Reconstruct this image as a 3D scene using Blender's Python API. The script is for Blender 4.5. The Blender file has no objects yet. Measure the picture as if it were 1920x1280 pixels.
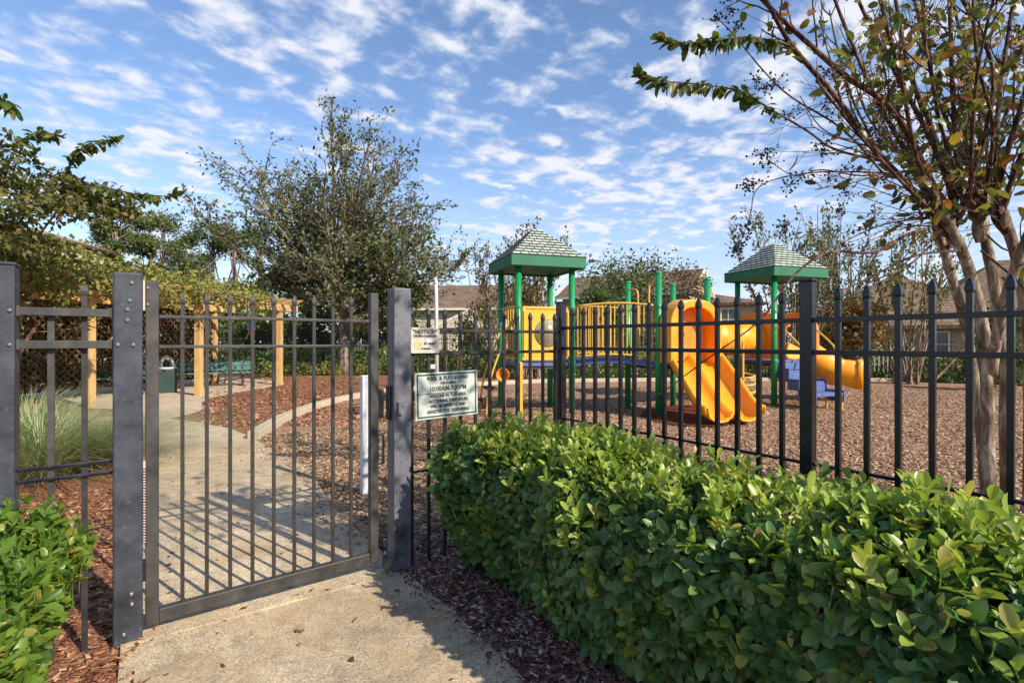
import bpy, bmesh, math, random
import numpy as np
from mathutils import Vector, Matrix
D = bpy.data
S = bpy.context.scene
COL = S.collection
rad = math.radians
F = 985.0          # focal length in photo pixels
EYE = 1.3
def V(*a): return np.array(a, dtype=float)
def at(px, py, Y):  return V((px-960)/F*Y, Y, EYE-(py-640)/F*Y)
def gnd(px, py):
    Y = F*EYE/(py-640); return V((px-960)/F*Y, Y, 0)
def nrm(v):
    v = np.asarray(v, float); n = np.linalg.norm(v); return v/n if n > 1e-9 else v

# ------------------------------------------------------------------ materials
class NT:
    def __init__(s, name):
        s.m = D.materials.new(name); s.m.use_nodes = True
        s.t = s.m.node_tree; s.n = s.t.nodes; s.l = s.t.links; s.n.clear()
        s.out = s.n.new('ShaderNodeOutputMaterial')
    def new(s, t, **k):
        n = s.n.new(t)
        for a, v in k.items():
            setattr(n, a, v)
        return n
    def link(s, a, b): s.l.new(a, b)
    def noise(s, vec, scale, detail=4, rough=.55, dist=0):
        n = s.new('ShaderNodeTexNoise'); n.inputs['Scale'].default_value = scale
        n.inputs['Detail'].default_value = detail; n.inputs['Roughness'].default_value = rough
        n.inputs['Distortion'].default_value = dist
        if vec is not None: s.link(vec, n.inputs['Vector'])
        return n
    def ramp(s, fac, stops, interp='LINEAR'):
        r = s.new('ShaderNodeValToRGB'); r.color_ramp.interpolation = interp
        e = r.color_ramp.elements
        while len(e) < len(stops): e.new(.5)
        for i, (p, c) in enumerate(stops):
            e[i].position = p; e[i].color = (c[0], c[1], c[2], 1) if hasattr(c, '__len__') else (c, c, c, 1)
        s.link(fac, r.inputs['Fac']); return r
    def mix(s, fac, a, b, mode='MIX'):
        m = s.new('ShaderNodeMix', data_type='RGBA', blend_type=mode)
        for sock, v in ((m.inputs[0], fac), (m.inputs[6], a), (m.inputs[7], b)):
            if hasattr(v, 'is_linked'): s.link(v, sock)
            elif hasattr(v, '__len__'): sock.default_value = (v[0], v[1], v[2], 1)
            else: sock.default_value = v
        return m.outputs[2]
    def coord(s, kind='Object'):
        return s.new('ShaderNodeTexCoord').outputs[kind]
    def geo(s, k): return s.new('ShaderNodeNewGeometry').outputs[k]
    def bump(s, h, strength=.3, dist=.01):
        b = s.new('ShaderNodeBump'); b.inputs['Strength'].default_value = strength
        b.inputs['Distance'].default_value = dist; s.link(h, b.inputs['Height']); return b.outputs['Normal']
    def bsdf(s, col, rough=.6, spec=.4, normal=None, metallic=0, coat=0):
        p = s.new('ShaderNodeBsdfPrincipled')
        for nm, v in (('Base Color', col), ('Roughness', rough), ('Specular IOR Level', spec), ('Metallic', metallic), ('Coat Weight', coat)):
            k = p.inputs[nm]
            if hasattr(v, 'is_linked'): s.link(v, k)
            elif hasattr(v, '__len__'): k.default_value = (v[0], v[1], v[2], 1)
            else: k.default_value = v
        if normal is not None: s.link(normal, p.inputs['Normal'])
        return p
    def done(s, sh): s.link(sh.outputs[0] if hasattr(sh, 'outputs') else sh, s.out.inputs['Surface']); return s.m

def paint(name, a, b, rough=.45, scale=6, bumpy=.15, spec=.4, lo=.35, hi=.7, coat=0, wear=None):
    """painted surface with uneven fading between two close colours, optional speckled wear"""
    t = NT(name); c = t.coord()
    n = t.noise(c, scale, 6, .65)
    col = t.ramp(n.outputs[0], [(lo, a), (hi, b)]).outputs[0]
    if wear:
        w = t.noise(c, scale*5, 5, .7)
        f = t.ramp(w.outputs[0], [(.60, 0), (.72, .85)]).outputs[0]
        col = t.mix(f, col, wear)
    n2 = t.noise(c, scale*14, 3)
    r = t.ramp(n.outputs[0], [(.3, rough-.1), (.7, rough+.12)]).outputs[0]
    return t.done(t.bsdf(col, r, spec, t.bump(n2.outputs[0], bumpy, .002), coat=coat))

def leafmat(name, stops, rough=.4, spec=.45, trans=.35, midrib=None, tcol=(1.25, 1.3, .6), back=None):
    t = NT(name)
    rnd = t.geo('Random Per Island')
    col = t.ramp(rnd, stops).outputs[0]
    n = t.noise(t.coord(), 3.2, 3)
    col = t.mix(t.ramp(n.outputs[0], [(.35, 0), (.7, .35)]).outputs[0], col, tuple(x*1.5 for x in stops[len(stops)//2][1]))
    if midrib is not None:
        a = t.new('ShaderNodeAttribute', attribute_name='luv')
        sx = t.new('ShaderNodeSeparateXYZ'); t.link(a.outputs['Vector'], sx.inputs[0])
        ab = t.new('ShaderNodeMath', operation='ABSOLUTE'); t.link(sx.outputs['Y'], ab.inputs[0])
        f = t.ramp(ab.outputs[0], [(.0, .55), (.16, 0), (.9, 0), (1.0, .3)]).outputs[0]
        col = t.mix(f, col, midrib)
    p = t.bsdf(col, rough, spec)
    tr = t.new('ShaderNodeBsdfTranslucent')
    tc = t.mix(1.0, col, tcol, 'MULTIPLY'); t.link(tc, tr.inputs['Color'])
    mx = t.new('ShaderNodeMixShader'); mx.inputs[0].default_value = trans
    t.link(p.outputs[0], mx.inputs[1]); t.link(tr.outputs[0], mx.inputs[2])
    return t.done(mx)

def barkmat(name, a, b, c3, scale=9, stretch=.25):
    t = NT(name); c = t.coord()
    mp = t.new('ShaderNodeMapping'); mp.inputs['Scale'].default_value = (1, 1, stretch); t.link(c, mp.inputs[0])
    n = t.noise(mp.outputs[0], scale, 7, .68, .8)
    col = t.ramp(n.outputs[0], [(.36, a), (.5, b), (.64, c3)]).outputs[0]
    n2 = t.noise(mp.outputs[0], scale*6, 5)
    return t.done(t.bsdf(col, .85, .2, t.bump(n2.outputs[0], .6, .006)))

def chipmat(name, stops, scale=45, patch=None, bump=.9, dist=.012, fine=1.0):
    """wood chips: stretched voronoi cells in two layers, tinted by larger patches"""
    t = NT(name); c = t.coord()
    w = t.noise(c, 9, 3); wv = t.new('ShaderNodeVectorMath', operation='MULTIPLY_ADD')
    t.link(w.outputs['Color'], wv.inputs[0]); wv.inputs[1].default_value = (.09, .09, .09); t.link(c, wv.inputs[2])
    cols = []; hs = []
    for i, (rot, sc) in enumerate(((.6, (1, 2.6, 1)), (2.1, (1, 2.9, 1)))):
        mp = t.new('ShaderNodeMapping'); mp.inputs['Rotation'].default_value = (0, 0, rot); mp.inputs['Scale'].default_value = sc
        mp.inputs['Location'].default_value = (i*3.7, i*1.3, 0)
        t.link(wv.outputs[0], mp.inputs[0])
        v = t.new('ShaderNodeTexVoronoi'); v.inputs['Scale'].default_value = scale*(1 if i == 0 else .8); t.link(mp.outputs[0], v.inputs['Vector'])
        sx = t.new('ShaderNodeSeparateColor'); t.link(v.outputs['Color'], sx.inputs[0])
        cols.append(t.ramp(sx.outputs[0], stops).outputs[0]); hs.append((sx.outputs[1], v.outputs['Distance']))
    sel = t.noise(c, scale*.7, 2); f = t.ramp(sel.outputs[0], [(.46, 0), (.54, 1)]).outputs[0]
    col = t.mix(f, cols[0], cols[1])
    if patch is not None:
        pn = t.noise(c, .9, 5, .6); col = t.mix(t.ramp(pn.outputs[0], [(.42, 0), (.66, .8)]).outputs[0], col, patch)
    fn = t.noise(c, 160, 3); col = t.mix(.4, col, t.ramp(fn.outputs[0], [(.3, .35), (.7, 1.5)]).outputs[0], 'MULTIPLY')
    mm = t.new('ShaderNodeMath', operation='SUBTRACT'); t.link(hs[0][0], mm.inputs[0]); t.link(hs[0][1], mm.inputs[1])
    return t.done(t.bsdf(col, .92, .12, t.bump(mm.outputs[0], bump, dist)))

M = {}
M['post_paint'] = paint('weathered_grey_post_paint', (.012, .014, .020), (.062, .069, .090), .5, 7, .3, .5, lo=.3, hi=.72, wear=(.10, .105, .12))
M['latch_paint'] = paint('scuffed_shade_blotched_grey_paint', (.022, .024, .030), (.135, .138, .155), .42, 6, .3, .5, lo=.30, hi=.52, wear=(.02, .02, .024))  # dark blotches put both scuffs and leaf shadows into the paint
M['gate_paint'] = paint('faded_grey_gate_paint', (.030, .028, .027), (.075, .068, .063), .5, 9, .25, .45)
M['gate_picket'] = paint('dark_brown_grey_picket_paint', (.018, .016, .015), (.05, .045, .04), .55, 9, .25, .4)
M['black_paint'] = paint('glossy_black_fence_paint', (.006, .006, .010), (.016, .016, .022), .3, 7, .1, .55)
M['dusty_black'] = paint('dusty_black_fence_paint', (.014, .013, .014), (.05, .045, .042), .5, 9, .2, .4)
M['far_black'] = paint('far_fence_black_paint', (.01, .01, .011), (.02, .02, .022), .6, 3)
M['steel'] = paint('zinc_screw_steel', (.10, .10, .11), (.30, .30, .31), .35, 20, .1, .6)
M['dark_hole'] = paint('dark_plastic_latch', (.006, .006, .007), (.014, .014, .015), .5, 9)
M['pink_strip'] = paint('faded_hinge_strip', (.55, .40, .33), (.62, .48, .40), .6, 9)
M['white_paint'] = paint('white_post_paint', (.50, .51, .54), (.78, .78, .78), .5, 7, .2, wear=(.34, .33, .31))
M['green_post'] = paint('green_powder_coat', (.008, .20, .06), (.012, .28, .085), .35, 4, .05, .5)
M['fascia'] = paint('green_roof_plastic', (.012, .125, .058), (.020, .175, .085), .55, 3, .05)
M['yellow_plastic'] = paint('yellow_play_plastic', (.70, .33, .02), (.86, .45, .03), .45, 5, .1, .45, wear=(.60, .36, .10))
M['orange_plastic'] = paint('orange_play_plastic', (.72, .20, .012), (.86, .28, .016), .45, 5, .1, .45, wear=(.62, .28, .07))
M['slide_plastic'] = paint('yellow_orange_slide_plastic', (.76, .27, .008), (.89, .39, .014), .40, 4.5, .1, .5, wear=(.66, .40, .10))
M['yellow_pipe'] = paint('yellow_pipe_coat', (.60, .36, .06), (.72, .45, .10), .42, 6, .05)
M['blue_deck'] = paint('blue_vinyl_deck', (.065, .10, .25), (.105, .16, .36), .55, 7, .2)
M['window_plastic'] = paint('clouded_bubble_window', (.20, .17, .10), (.32, .27, .17), .2, 4, .02, .5)
M['dark_step'] = paint('brown_vinyl_step', (.05, .022, .018), (.09, .045, .035), .6, 6)
M['yellow_lumber'] = None
M['teal_wood'] = paint('teal_bench_boards', (.05, .13, .125), (.10, .21, .195), .6, 6, .3)
M['trash_green'] = paint('dark_green_can', (.012, .03, .03), (.022, .05, .046), .55, 5)
M['dome_grey'] = paint('pale_can_lid', (.42, .42, .42), (.62, .62, .60), .4, 5)
M['stucco'] = paint('tan_stucco', (.42, .32, .19), (.50, .39, .25), .9, 5, .5, .1)
M['stucco2'] = paint('cream_stucco', (.50, .44, .30), (.58, .52, .38), .9, 5, .5, .1)
M['stucco3'] = paint('pink_tan_stucco', (.36, .23, .15), (.44, .30, .20), .9, 4, .5, .1)
M['trim'] = paint('cream_window_trim', (.62, .58, .46), (.70, .66, .55), .6, 5)
M['glass'] = paint('dark_window_glass', (.03, .035, .04), (.06, .07, .08), .08, 1, 0, .6)
M['berry'] = paint('dry_seed_capsule', (.012, .010, .014), (.035, .026, .026), .7, 30)
M['sign_white'] = paint('sign_pale_face', (.42, .45, .40), (.66, .69, .62), .4, 14, .05, wear=(.26, .30, .26))
M['sign_grey'] = paint('faded_notice_face', (.40, .36, .31), (.60, .56, .50), .45, 18, .05)
M['sign_green'] = paint('sign_green_ink', (.02, .075, .05), (.035, .10, .07), .6, 9, 0)
M['sign_ink'] = paint('sign_faded_black_ink', (.02, .028, .024), (.06, .07, .06), .6, 40, 0)
M['notice_ink'] = paint('notice_brown_ink', (.03, .022, .018), (.09, .07, .055), .6, 40, 0)
M['patch_yellow'] = paint('notice_yellow_patch', (.40, .36, .14), (.5, .46, .22), .6, 30, 0)
M['white_ink'] = paint('notice_white_patch', (.72, .68, .6), (.8, .76, .7), .6, 30, 0)
M['sign_blue'] = paint('far_sign_blue', (.05, .22, .30), (.07, .28, .36), .5, 3)
M['sign_red'] = paint('far_sign_red', (.38, .07, .07), (.48, .10, .10), .5, 3)
M['lit_picket'] = paint('sunlit_picket_grey', (.20, .21, .18), (.34, .34, .30), .7, 9)  # pale grey holds the sunlight on far fence pickets
M['rock'] = paint('jagged_grey_rock', (.035, .033, .032), (.24, .22, .205), .9, 14, .9, .1)
M['curb'] = paint('tan_concrete_curb', (.40, .33, .23), (.55, .47, .34), .9, 8, .6, .1)

def lumber():
    t = NT('yellow_pine_lumber'); c = t.coord()
    mp = t.new('ShaderNodeMapping'); mp.inputs['Scale'].default_value = (9, 9, .7); t.link(c, mp.inputs[0])
    n = t.noise(mp.outputs[0], 3, 6, .6, 1.2)
    col = t.ramp(n.outputs[0], [(.3, (.36, .20, .07)), (.5, (.52, .33, .13)), (.7, (.62, .43, .20))]).outputs[0]
    return t.done(t.bsdf(col, .75, .2, t.bump(n.outputs[0], .4, .004)))
M['yellow_lumber'] = lumber()
M['lattice_wood'] = barkmat('brown_lattice_wood', (.035, .02, .01), (.09, .055, .03), (.20, .13, .07), 8)

def concrete(name, a, b, joint=True):
    t = NT(name); c = t.coord()
    big = t.noise(c, .9, 6, .65); fine = t.noise(c, 95, 4, .75); mid = t.noise(c, 22, 5, .65)
    col = t.ramp(big.outputs[0], [(.32, a), (.66, b)]).outputs[0]
    col = t.mix(.85, col, t.ramp(fine.outputs[0], [(.34, .30), (.48, .95), (.66, 1.6)]).outputs[0], 'MULTIPLY')
    col = t.mix(.75, col, t.ramp(mid.outputs[0], [(.28, .62), (.6, 1.15)]).outputs[0], 'MULTIPLY')
    sp = t.noise(c, 260, 2, .6); dk = t.ramp(sp.outputs[0], [(.30, .85), (.40, 0)]).outputs[0]; col = t.mix(dk, col, (.10, .075, .05))
    sq = t.noise(c, 210, 2, .6, .5); lt = t.ramp(sq.outputs[0], [(.60, 0), (.70, .7)]).outputs[0]; col = t.mix(lt, col, (.66, .56, .40))
    wm = t.noise(c, 2.6, 5, .6); col = t.mix(t.ramp(wm.outputs[0], [(.46, 0), (.68, .6)]).outputs[0], col, (.46, .31, .16))
    # dark stains left by leaves, own shapes
    st = t.noise(c, 4.5, 6, .7, .4); col = t.mix(t.ramp(st.outputs[0], [(.54, 0), (.72, .7)]).outputs[0], col, (.16, .125, .085))
    cw = t.noise(c, 2.2, 4, .6); cv = t.new('ShaderNodeVectorMath', operation='MULTIPLY_ADD'); t.link(cw.outputs['Color'], cv.inputs[0]); cv.inputs[1].default_value = (.5, .5, 0); t.link(c, cv.inputs[2])
    vc = t.new('ShaderNodeTexVoronoi', feature='DISTANCE_TO_EDGE'); vc.inputs['Scale'].default_value = .55; t.link(cv.outputs[0], vc.inputs['Vector'])
    col = t.mix(t.ramp(vc.outputs['Distance'], [(.0, .22), (.004, 0)]).outputs[0], col, (.12, .09, .06))
    ad = t.new('ShaderNodeMath', operation='ADD'); t.link(fine.outputs[0], ad.inputs[0]); t.link(mid.outputs[0], ad.inputs[1])
    return t.done(t.bsdf(col, .92, .15, t.bump(ad.outputs[0], .55, .006)))
M['path'] = concrete('exposed_aggregate_concrete', (.29, .232, .16), (.63, .505, .335))
M['slab'] = concrete('pale_concrete_slab', (.46, .37, .26), (.58, .48, .36))
M['red_mulch'] = chipmat('red_bark_mulch', [(0, (.09, .035, .020)), (.35, (.25, .10, .052)), (.7, (.38, .17, .085)), (1, (.52, .31, .18))], 38, (.33, .19, .11), .9, .018)
M['dark_mulch'] = chipmat('dark_bark_mulch', [(0, (.07, .035, .028)), (.4, (.20, .105, .08)), (.75, (.34, .20, .155)), (1, (.52, .38, .31))], 50, (.22, .125, .095), 1.0, .02)
M['chips'] = chipmat('tan_wood_chips', [(0, (.14, .072, .042)), (.3, (.30, .17, .105)), (.7, (.43, .275, .18)), (1, (.60, .44, .31))], 30, (.31, .17, .105), .6, .015)
M['slide_shade'] = chipmat('dark_red_shade_mulch', [(0, (.07, .015, .008)), (.5, (.17, .04, .02)), (1, (.28, .08, .04))], 30, (.14, .03, .015), .8, .015)  # red mulch colour darkened to hold the slide's shade
M['grass_ground'] = chipmat('dry_lawn', [(0, (.04, .05, .015)), (.5, (.09, .10, .035)), (1, (.16, .14, .06))], 30, (.12, .10, .045), .6, .02)
def chip_piece(name, stops):
    t = NT(name); col = t.ramp(t.geo('Random Per Island'), stops).outputs[0]
    n = t.noise(t.coord(), 90, 3); col = t.mix(.5, col, t.ramp(n.outputs[0], [(.3, .5), (.7, 1.4)]).outputs[0], 'MULTIPLY')
    return t.done(t.bsdf(col, .85, .2))
M['tan_piece'] = chip_piece('tan_chip_piece', [(0, (.10, .052, .028)), (.3, (.25, .145, .08)), (.7, (.40, .26, .155)), (1, (.64, .49, .33))])
M['red_piece'] = chip_piece('red_chip_piece', [(0, (.085, .035, .022)), (.4, (.25, .10, .052)), (.8, (.40, .19, .10)), (1, (.56, .37, .23))])
M['dark_piece'] = chip_piece('dark_chip_piece', [(0, (.06, .03, .024)), (.45, (.20, .10, .078)), (.8, (.36, .22, .17)), (1, (.60, .48, .40))])

def shingle(name, a, b, line, sc, rowh, roww):
    """shingle courses: brick pattern laid along the slope through the mesh's own UV map"""
    t = NT(name); uv = t.coord('UV')
    br = t.new('ShaderNodeTexBrick'); t.link(uv, br.inputs['Vector'])
    br.inputs['Color1'].default_value = (*a, 1); br.inputs['Color2'].default_value = (*b, 1); br.inputs['Mortar'].default_value = (*line, 1)
    br.inputs['Scale'].default_value = sc; br.inputs['Mortar Size'].default_value = .012 if rowh < .2 else .02
    br.inputs['Brick Width'].default_value = roww; br.inputs['Row Height'].default_value = rowh
    n = t.noise(t.coord(), 6, 5); col = t.mix(.5, br.outputs['Color'], t.ramp(n.outputs[0], [(.3, .65), (.7, 1.25)]).outputs[0], 'MULTIPLY')
    return t.done(t.bsdf(col, .8, .2, t.bump(br.outputs['Fac'], .8, -.01)))
M['green_shingle'] = shingle('pale_green_shingles', (.36, .39, .33), (.53, .56, .48), (.07, .10, .075), 1, .088, .15)
M['brown_shingle'] = shingle('brown_roof_shingles', (.15, .10, .07), (.24, .165, .115), (.06, .04, .03), 1, .3, .6)
M['pale_shingle'] = shingle('tan_roof_shingles', (.26, .18, .12), (.36, .26, .18), (.10, .07, .05), 1, .3, .6)

HED = [(0, (.026, .080, .026)), (.35, (.050, .130, .038)), (.7, (.092, .195, .052)), (.94, (.17, .265, .075)), (.975, (.22, .16, .06)), (1, (.30, .19, .08))]
M['hedge_leaf'] = leafmat('glossy_hedge_leaf', HED, .40, .42, .28, midrib=(.19, .25, .07))
M['hedge_shoot'] = leafmat('young_hedge_leaf', [(0, (.14, .24, .035)), (.5, (.25, .35, .055)), (.85, (.40, .47, .09)), (1, (.46, .34, .10))], .34, .45, .38, midrib=(.32, .36, .12))
M['bush_leaf'] = leafmat('bright_bush_leaf', [(0, (.035, .095, .012)), (.4, (.085, .175, .02)), (.8, (.16, .25, .03)), (.93, (.26, .28, .05)), (1, (.34, .18, .05))], .36, .45, .38, midrib=(.25, .32, .08))
M['twig'] = barkmat('brown_twig', (.03, .02, .012), (.07, .045, .03), (.14, .10, .07), 20)
M['oak_leaf'] = leafmat('dark_olive_leaf', [(0, (.034, .050, .020)), (.5, (.085, .105, .042)), (.85, (.15, .165, .075)), (1, (.25, .24, .12))], .5, .3, .25)
M['oak_bark'] = barkmat('grey_brown_bark', (.07, .055, .04), (.17, .135, .10), (.32, .26, .20), 7)
M['pine_leaf'] = leafmat('pine_needles', [(0, (.040, .062, .022)), (.6, (.10, .13, .045)), (1, (.19, .20, .075))], .6, .2, .2)
M['green_leaf'] = leafmat('mid_green_leaf', [(0, (.030, .055, .014)), (.5, (.065, .10, .025)), (1, (.15, .17, .05))], .5, .3, .3)
M['vine_leaf'] = leafmat('yellow_green_vine_leaf', [(0, (.05, .075, .018)), (.45, (.15, .17, .035)), (.85, (.30, .29, .075)), (1, (.40, .29, .11))], .5, .3, .35)
M['autumn_leaf'] = leafmat('olive_rust_leaf', [(0, (.04, .060, .014)), (.45, (.095, .110, .024)), (.8, (.17, .15, .035)), (1, (.25, .13, .04))], .5, .3, .35)
M['brown_leaf'] = leafmat('brown_dry_leaf', [(0, (.05, .035, .02)), (.5, (.12, .085, .04)), (1, (.24, .16, .075))], .6, .2, .3)
M['orange_leaf'] = leafmat('orange_hedge_leaf', [(0, (.11, .085, .04)), (.5, (.25, .17, .075)), (1, (.42, .27, .12))], .6, .2, .35)
M['myrtle_leaf'] = leafmat('turning_myrtle_leaf', [(0, (.018, .050, .014)), (.35, (.05, .10, .022)), (.62, (.12, .16, .035)), (.78, (.22, .20, .045)), (.88, (.34, .16, .03)), (.96, (.26, .07, .025)), (1, (.13, .02, .02))], .38, .4, .45, midrib=(.30, .24, .08), tcol=(1.2, 1.1, .5))
M['myrtle_green'] = leafmat('green_myrtle_leaf', [(0, (.022, .050, .010)), (.5, (.06, .10, .018)), (.85, (.12, .15, .03)), (1, (.22, .13, .04))], .4, .4, .4, midrib=(.2, .22, .07))
M['myrtle_bark'] = barkmat('mottled_myrtle_bark', (.07, .045, .03), (.215, .155, .10), (.48, .42, .33), 15, .28)
M['myrtle_stem'] = barkmat('red_brown_stem', (.025, .012, .010), (.085, .042, .032), (.22, .13, .095), 14, .25)
M['lefttree_leaf'] = leafmat('olive_green_tree_leaf', [(0, (.03, .048, .014)), (.45, (.085, .100, .026)), (.8, (.16, .155, .045)), (.95, (.23, .15, .035)), (1, (.26, .12, .03))], .5, .3, .35)
M['tuft_grass'] = leafmat('blue_green_grass_blade', [(0, (.13, .18, .08)), (.5, (.26, .32, .15)), (.85, (.40, .42, .22)), (1, (.52, .46, .26))], .5, .3, .3)
M['fallen'] = leafmat('fallen_brown_leaf', [(0, (.03, .016, .01)), (.6, (.12, .06, .025)), (1, (.28, .15, .05))], .7, .2, .15)

# ------------------------------------------------------------------ mesh helpers
def wloc(o):
    v = np.zeros(3)
    while o is not None:
        v += np.array(o.location); o = o.parent
    return v
def tag(o, label=None, cat=None, group=None, kind=None):
    if label: o['label'] = label
    if cat: o['category'] = cat
    if group: o['group'] = group
    if kind: o['kind'] = kind
    return o
def thing(name, label, cat, loc, group=None):
    o = D.objects.new(name, None); COL.objects.link(o); o.location = tuple(loc)
    o.empty_display_size = .1
    return tag(o, label, cat, group)
def link(name, me, mat, parent=None, loc=None, smooth=False):
    o = D.objects.new(name, me); COL.objects.link(o)
    if mat is not None and len(me.materials) == 0: me.materials.append(mat)
    if smooth and len(me.polygons): me.polygons.foreach_set('use_smooth', [True]*len(me.polygons))
    if parent is not None: o.parent = parent
    if loc is not None: o.location = tuple(loc)
    return o
class MB:
    def __init__(s): s.v = []; s.f = []; s.uv = {}
    def add(s, vs, fs):
        b = len(s.v); s.v += [tuple(map(float, q)) for q in vs]; s.f += [tuple(b+i for i in f) for f in fs]; return s
    def box(s, c, size, R=None):
        c = np.asarray(c, float); R = np.eye(3) if R is None else R
        h = np.asarray(size, float)/2
        vs = [c + R @ (h*np.array(q)) for q in ((-1,-1,-1),(1,-1,-1),(1,1,-1),(-1,1,-1),(-1,-1,1),(1,-1,1),(1,1,1),(-1,1,1))]
        return s.add(vs, [(3,2,1,0),(4,5,6,7),(0,1,5,4),(1,2,6,5),(2,3,7,6),(3,0,4,7)])
    def bar(s, p, q, w, h=None, up=(0,0,1)):
        p = np.asarray(p, float); q = np.asarray(q, float); x = nrm(q-p); y = np.cross(up, x)
        if np.linalg.norm(y) < 1e-4: y = np.array((0,1.,0))
        y = nrm(y); z = np.cross(x, y); R = np.stack([x, y, z], 1)
        return s.box((p+q)/2, (np.linalg.norm(q-p), w, h or w), R)
    def tube(s, pts, r, n=8, cap=True):
        pts = np.asarray(pts, float); m = len(pts)
        r = np.full(m, r, float) if np.isscalar(r) else np.asarray(r, float)
        tan = np.gradient(pts, axis=0); vs = []; u = None
        for i in range(m):
            t = nrm(tan[i])
            if u is None:
                u = np.cross(t, (0,0,1.)); u = np.cross(t, (1.,0,0)) if np.linalg.norm(u) < .1 else u
            u = nrm(u - t*np.dot(u, t)); w = np.cross(t, u)
            for k in range(n):
                a = 2*math.pi*k/n; vs.append(pts[i] + r[i]*(math.cos(a)*u + math.sin(a)*w))
        fs = [(i*n+k, i*n+(k+1) % n, (i+1)*n+(k+1) % n, (i+1)*n+k) for i in range(m-1) for k in range(n)]
        if cap: fs += [tuple(range(n-1, -1, -1)), tuple((m-1)*n+k for k in range(n))]
        return s.add(vs, fs)
    def prism(s, poly, depth):
        """poly: 3-D outline, depth: extrusion vector"""
        n = len(poly); P = [np.asarray(p, float) for p in poly]; d = np.asarray(depth, float)
        return s.add(P + [p+d for p in P], [tuple(range(n-1, -1, -1)), tuple(range(n, 2*n))] + [(i, (i+1) % n, n+(i+1) % n, n+i) for i in range(n)])
    def lathe(s, c, prof, n=20):
        c = np.asarray(c, float); m = len(prof)
        vs = [c + (r*math.cos(2*math.pi*k/n), r*math.sin(2*math.pi*k/n), z) for r, z in prof for k in range(n)]
        fs = [(i*n+k, i*n+(k+1) % n, (i+1)*n+(k+1) % n, (i+1)*n+k) for i in range(m-1) for k in range(n)]
        fs += [tuple(range(n-1, -1, -1)), tuple((m-1)*n+k for k in range(n))]
        return s.add(vs, fs)
    def mesh(s, name, off=(0,0,0)):
        me = D.meshes.new(name); off = np.asarray(off, float)
        me.from_pydata([tuple(np.array(q)-off) for q in s.v], [], s.f); me.update()
        b = bmesh.new(); b.from_mesh(me); bmesh.ops.recalc_face_normals(b, faces=b.faces); b.to_mesh(me); b.free()
        return me
    def build(s, name, mat, parent=None, loc=None, smooth=False, bevel=0, solid=0):
        off = wloc(parent) if parent is not None else np.zeros(3)
        l = np.zeros(3) if loc is None else np.asarray(loc, float)-off
        o = link(name, s.mesh(name, off+l), mat, parent, l, smooth)
        if solid:
            m = o.modifiers.new('thickness', 'SOLIDIFY'); m.thickness = solid; m.offset = -1
        if bevel:
            m = o.modifiers.new('soft_edges', 'BEVEL'); m.width = bevel; m.segments = 2; m.limit_method = 'ANGLE'
        return o
def copy_child(src, parent, loc, name=None):
    o = src.copy(); COL.objects.link(o); o.parent = parent; o.location = tuple(np.asarray(loc)-wloc(parent)); return o

def npmesh(name, Vt, polys, luv=None):
    """Vt (n,3), polys: list of (m,k) int arrays"""
    me = D.meshes.new(name); Vt = np.asarray(Vt, np.float32)
    me.vertices.add(len(Vt)); me.vertices.foreach_set('co', Vt.ravel())
    idx = np.concatenate([p.ravel() for p in polys]).astype(np.int32)
    cnt = np.concatenate([np.full(len(p), p.shape[1]) for p in polys]).astype(np.int32)
    me.loops.add(len(idx)); me.loops.foreach_set('vertex_index', idx)
    st = np.concatenate([[0], np.cumsum(cnt)[:-1]]).astype(np.int32)
    me.polygons.add(len(cnt)); me.polygons.foreach_set('loop_start', st)
    if luv is not None:
        a = me.attributes.new('luv', 'FLOAT_VECTOR', 'POINT'); a.data.foreach_set('vector', np.asarray(luv, np.float32).ravel())
    me.update(calc_edges=True); me.validate()
    return me
def rows(a):
    n = np.linalg.norm(a, axis=1, keepdims=True); return a/np.maximum(n, 1e-9)
def leaves(P, Dr, N, L, W, fold=.35, curl=.35, hi=True):
    P = np.asarray(P, float); n = len(P); Dr = rows(np.asarray(Dr, float)); N = np.asarray(N, float)
    N = rows(N - Dr*np.sum(N*Dr, 1, keepdims=True)); Sd = np.cross(Dr, N)
    L = np.broadcast_to(L, n).reshape(n, 1).astype(float); W = np.broadcast_to(W, n).reshape(n, 1).astype(float)
    if not hi:
        q = [P, P+Dr*L*.5+Sd*W*.5, P+Dr*L-N*curl*L*.4, P+Dr*L*.5-Sd*W*.5]
        Vt = np.stack(q, 1).reshape(-1, 3); b = np.arange(n)[:, None]*4
        return Vt, [b+np.array([[0, 1, 2, 3]])], None
    cols = [P]; uv = [np.zeros((n, 3))]
    for tt, wf in ((.2, .66), (.56, 1.0), (.88, .66)):
        m = P + Dr*L*tt - N*curl*L*tt*tt
        cols += [m+Sd*W*.5*wf+N*fold*W*.5*wf, m, m-Sd*W*.5*wf+N*fold*W*.5*wf]
        for y in (-1, 0, 1): uv.append(np.tile([tt, y, 0], (n, 1)))
    cols.append(P+Dr*L-N*curl*L); uv.append(np.tile([1, 0, 0], (n, 1)))
    Vt = np.stack(cols, 1).reshape(-1, 3); U = np.stack(uv, 1).reshape(-1, 3); b = np.arange(n)[:, None, None]*11
    q = np.array([[1,4,5,2],[2,5,6,3],[4,7,8,5],[5,8,9,6]]); t = np.array([[0,1,2],[0,2,3],[7,10,8],[8,10,9]])
    return Vt, [(b+q[None]).reshape(-1, 4), (b+t[None]).reshape(-1, 3)], U
def leafobj(name, lv, mat, parent=None, smooth=True, kind=None):
    Vt, pol, U = lv; off = wloc(parent) if parent is not None else 0
    return link(name, npmesh(name, Vt-off, pol, U), mat, parent, None, smooth)
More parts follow.
